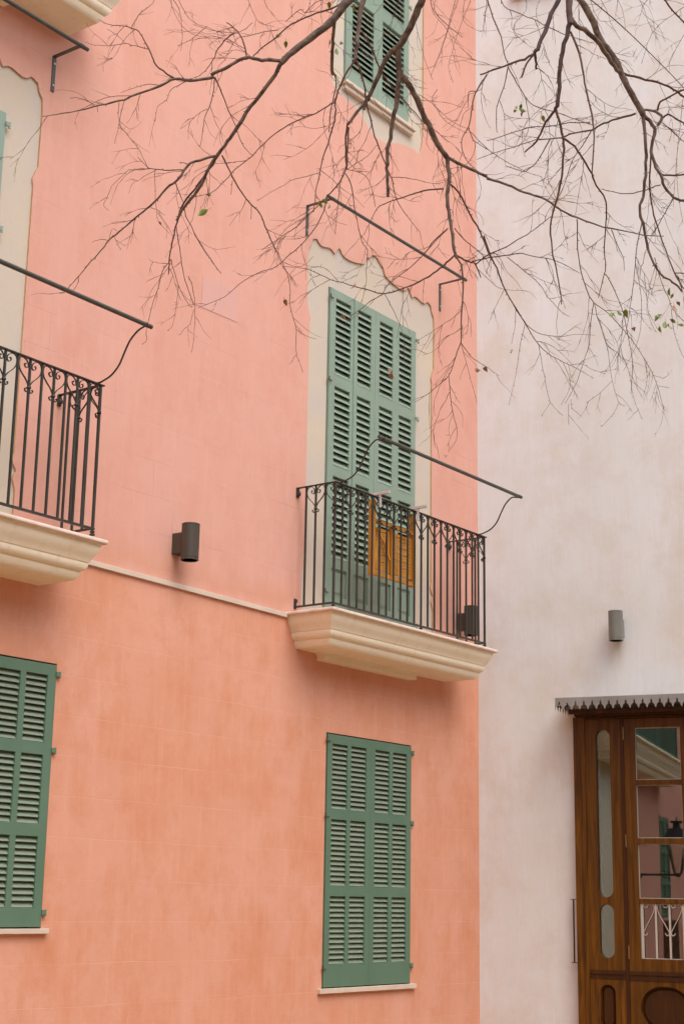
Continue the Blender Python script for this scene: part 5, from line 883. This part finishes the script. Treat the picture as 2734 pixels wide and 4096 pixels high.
def twig(p,d,L,r,lev):
    n=max(4,int(L/.018)); P=[p.copy()]; D=d.normalized(); bend=rv()*.05
    for i in range(n):
        D=(D+bend+rv()*.13+Vector((0,0,-.04))).normalized(); P.append(P[-1]+D*(L/n))
    tw.tube(P,[r*(1-.55*i/n)*(1.5 if (i%3==1) else 1) for i in range(n+1)],4,0,False); ntw[0]+=1
    if lev>0:
        for k in range(random.randint(1,3) if lev>1 else random.randint(0,2)):
            i=random.randint(1,n-1); dd=(P[i+1]-P[i]).normalized(); side=dd.cross(rv()).normalized()
            twig(P[i],dd*.85+side*.6,L*random.uniform(.3,.6),r*.8,lev-1)
cx_ax=Vector((-.78140536,-.57499611,-.24245646))
for ci,(c,P) in enumerate(BR):
    V=[Vector(p[:3]) for p in P]; rr=[p[3] for p in P]
    Q=catmull(V,3) if len(V)>2 else [V[0].lerp(V[1],k/5) for k in range(6)]
    n=len(Q); RR=[]
    for i in range(n):
        t=i/(n-1)*(len(rr)-1); a=int(min(t,len(rr)-2)); RR.append(max(.0008,rr[a]+(rr[a+1]-rr[a])*(t-a)))
    big=max(rr)>.0052
    Q2=[];R2=[]
    for i in range(n):
        r=RR[i]; j=rv()*min(.0016,r*.14+.0006)
        Q2.append(Q[i]+(j if 0<i<n-1 else Vector())); R2.append(r*random.uniform(.93,1.10))
    m=MB(); m.tube(Q2,R2,12 if big else 6,0,True)
    # spur knots
    for i in range(1,n-1):
        seg=(Q2[i+1]-Q2[i]).length; k=seg/.045
        while random.random()<k:
            k-=1; s=Q2[i].lerp(Q2[i+1],random.random()); dd=(Q2[i+1]-Q2[i]).normalized(); side=dd.cross(rv()).normalized()
            L=random.uniform(.003,.008)+R2[i]; (m if big else tw).tube([s,s+(side+dd*.5)*L],[min(.0035,R2[i]*.8),.0009],4,0,True)
    if big: TL(m).build('branch',M[bm[c[0]]],tree,smooth=60)
    else:
        tw.add(m.v,m.f)
    # twigs
    for i in range(1,n-1):
        seg=(Q2[i+1]-Q2[i]).length; thin=R2[i]<.0016
        k=seg*(6.5 if thin else (8.5 if R2[i]<.009 else 6))
        while random.random()<k:
            k-=1; s=Q2[i].lerp(Q2[i+1],random.random()); dd=(Q2[i+1]-Q2[i]).normalized(); side=dd.cross(cx_ax)*random.choice((-1,1))+cx_ax*random.gauss(0,.35); side.normalize()
            L=random.uniform(.06,.22)*(.8 if thin else 1.25)
            twig(s,dd*random.uniform(.6,1.2)+side*.75+Vector((0,0,-.15)),L,.0008 if thin else .00108,1 if thin else 2)
TL(tw); o=tw.build('twigs',M['twig'],tree); o['kind']='stuff'
print('twigs',ntw[0],'faces',len(tw.f))
lab={'g':None,'y':None,'r':None}
for c,x,y,z,s in LV:
    m=MB(); D=Vector((random.uniform(-.8,.8),random.uniform(-.3,.3),random.uniform(-1,-.1 if c!='g' else .4))).normalized(); sd=D.cross(cx_ax+rv()*.4).normalized(); up=D.cross(sd)
    P=[];n=8
    for i in range(n+1):
        t=i/n; w_=math.sin(math.pi*t**.8)*.27*(1-.25*t); base=Vector((x,y,z))+D*s*t+up*s*.12*math.sin(t*3)
        P.append((base-sd*w_*s+up*s*.10*(1 if w_>.02 else 0), base, base+sd*w_*s+up*s*.10*(1 if w_>.02 else 0)))
    v=[q for p in P for q in p]; f=[]
    for i in range(n): f+=[(3*i,3*i+1,3*i+4,3*i+3),(3*i+1,3*i+2,3*i+5,3*i+4)]
    m.add(v,f); m.tube([Vector((x,y,z))-D*s*.35,Vector((x,y,z))],.0007,4); TL(m).build('leaf',M['leaf_'+c],tree,smooth=80)
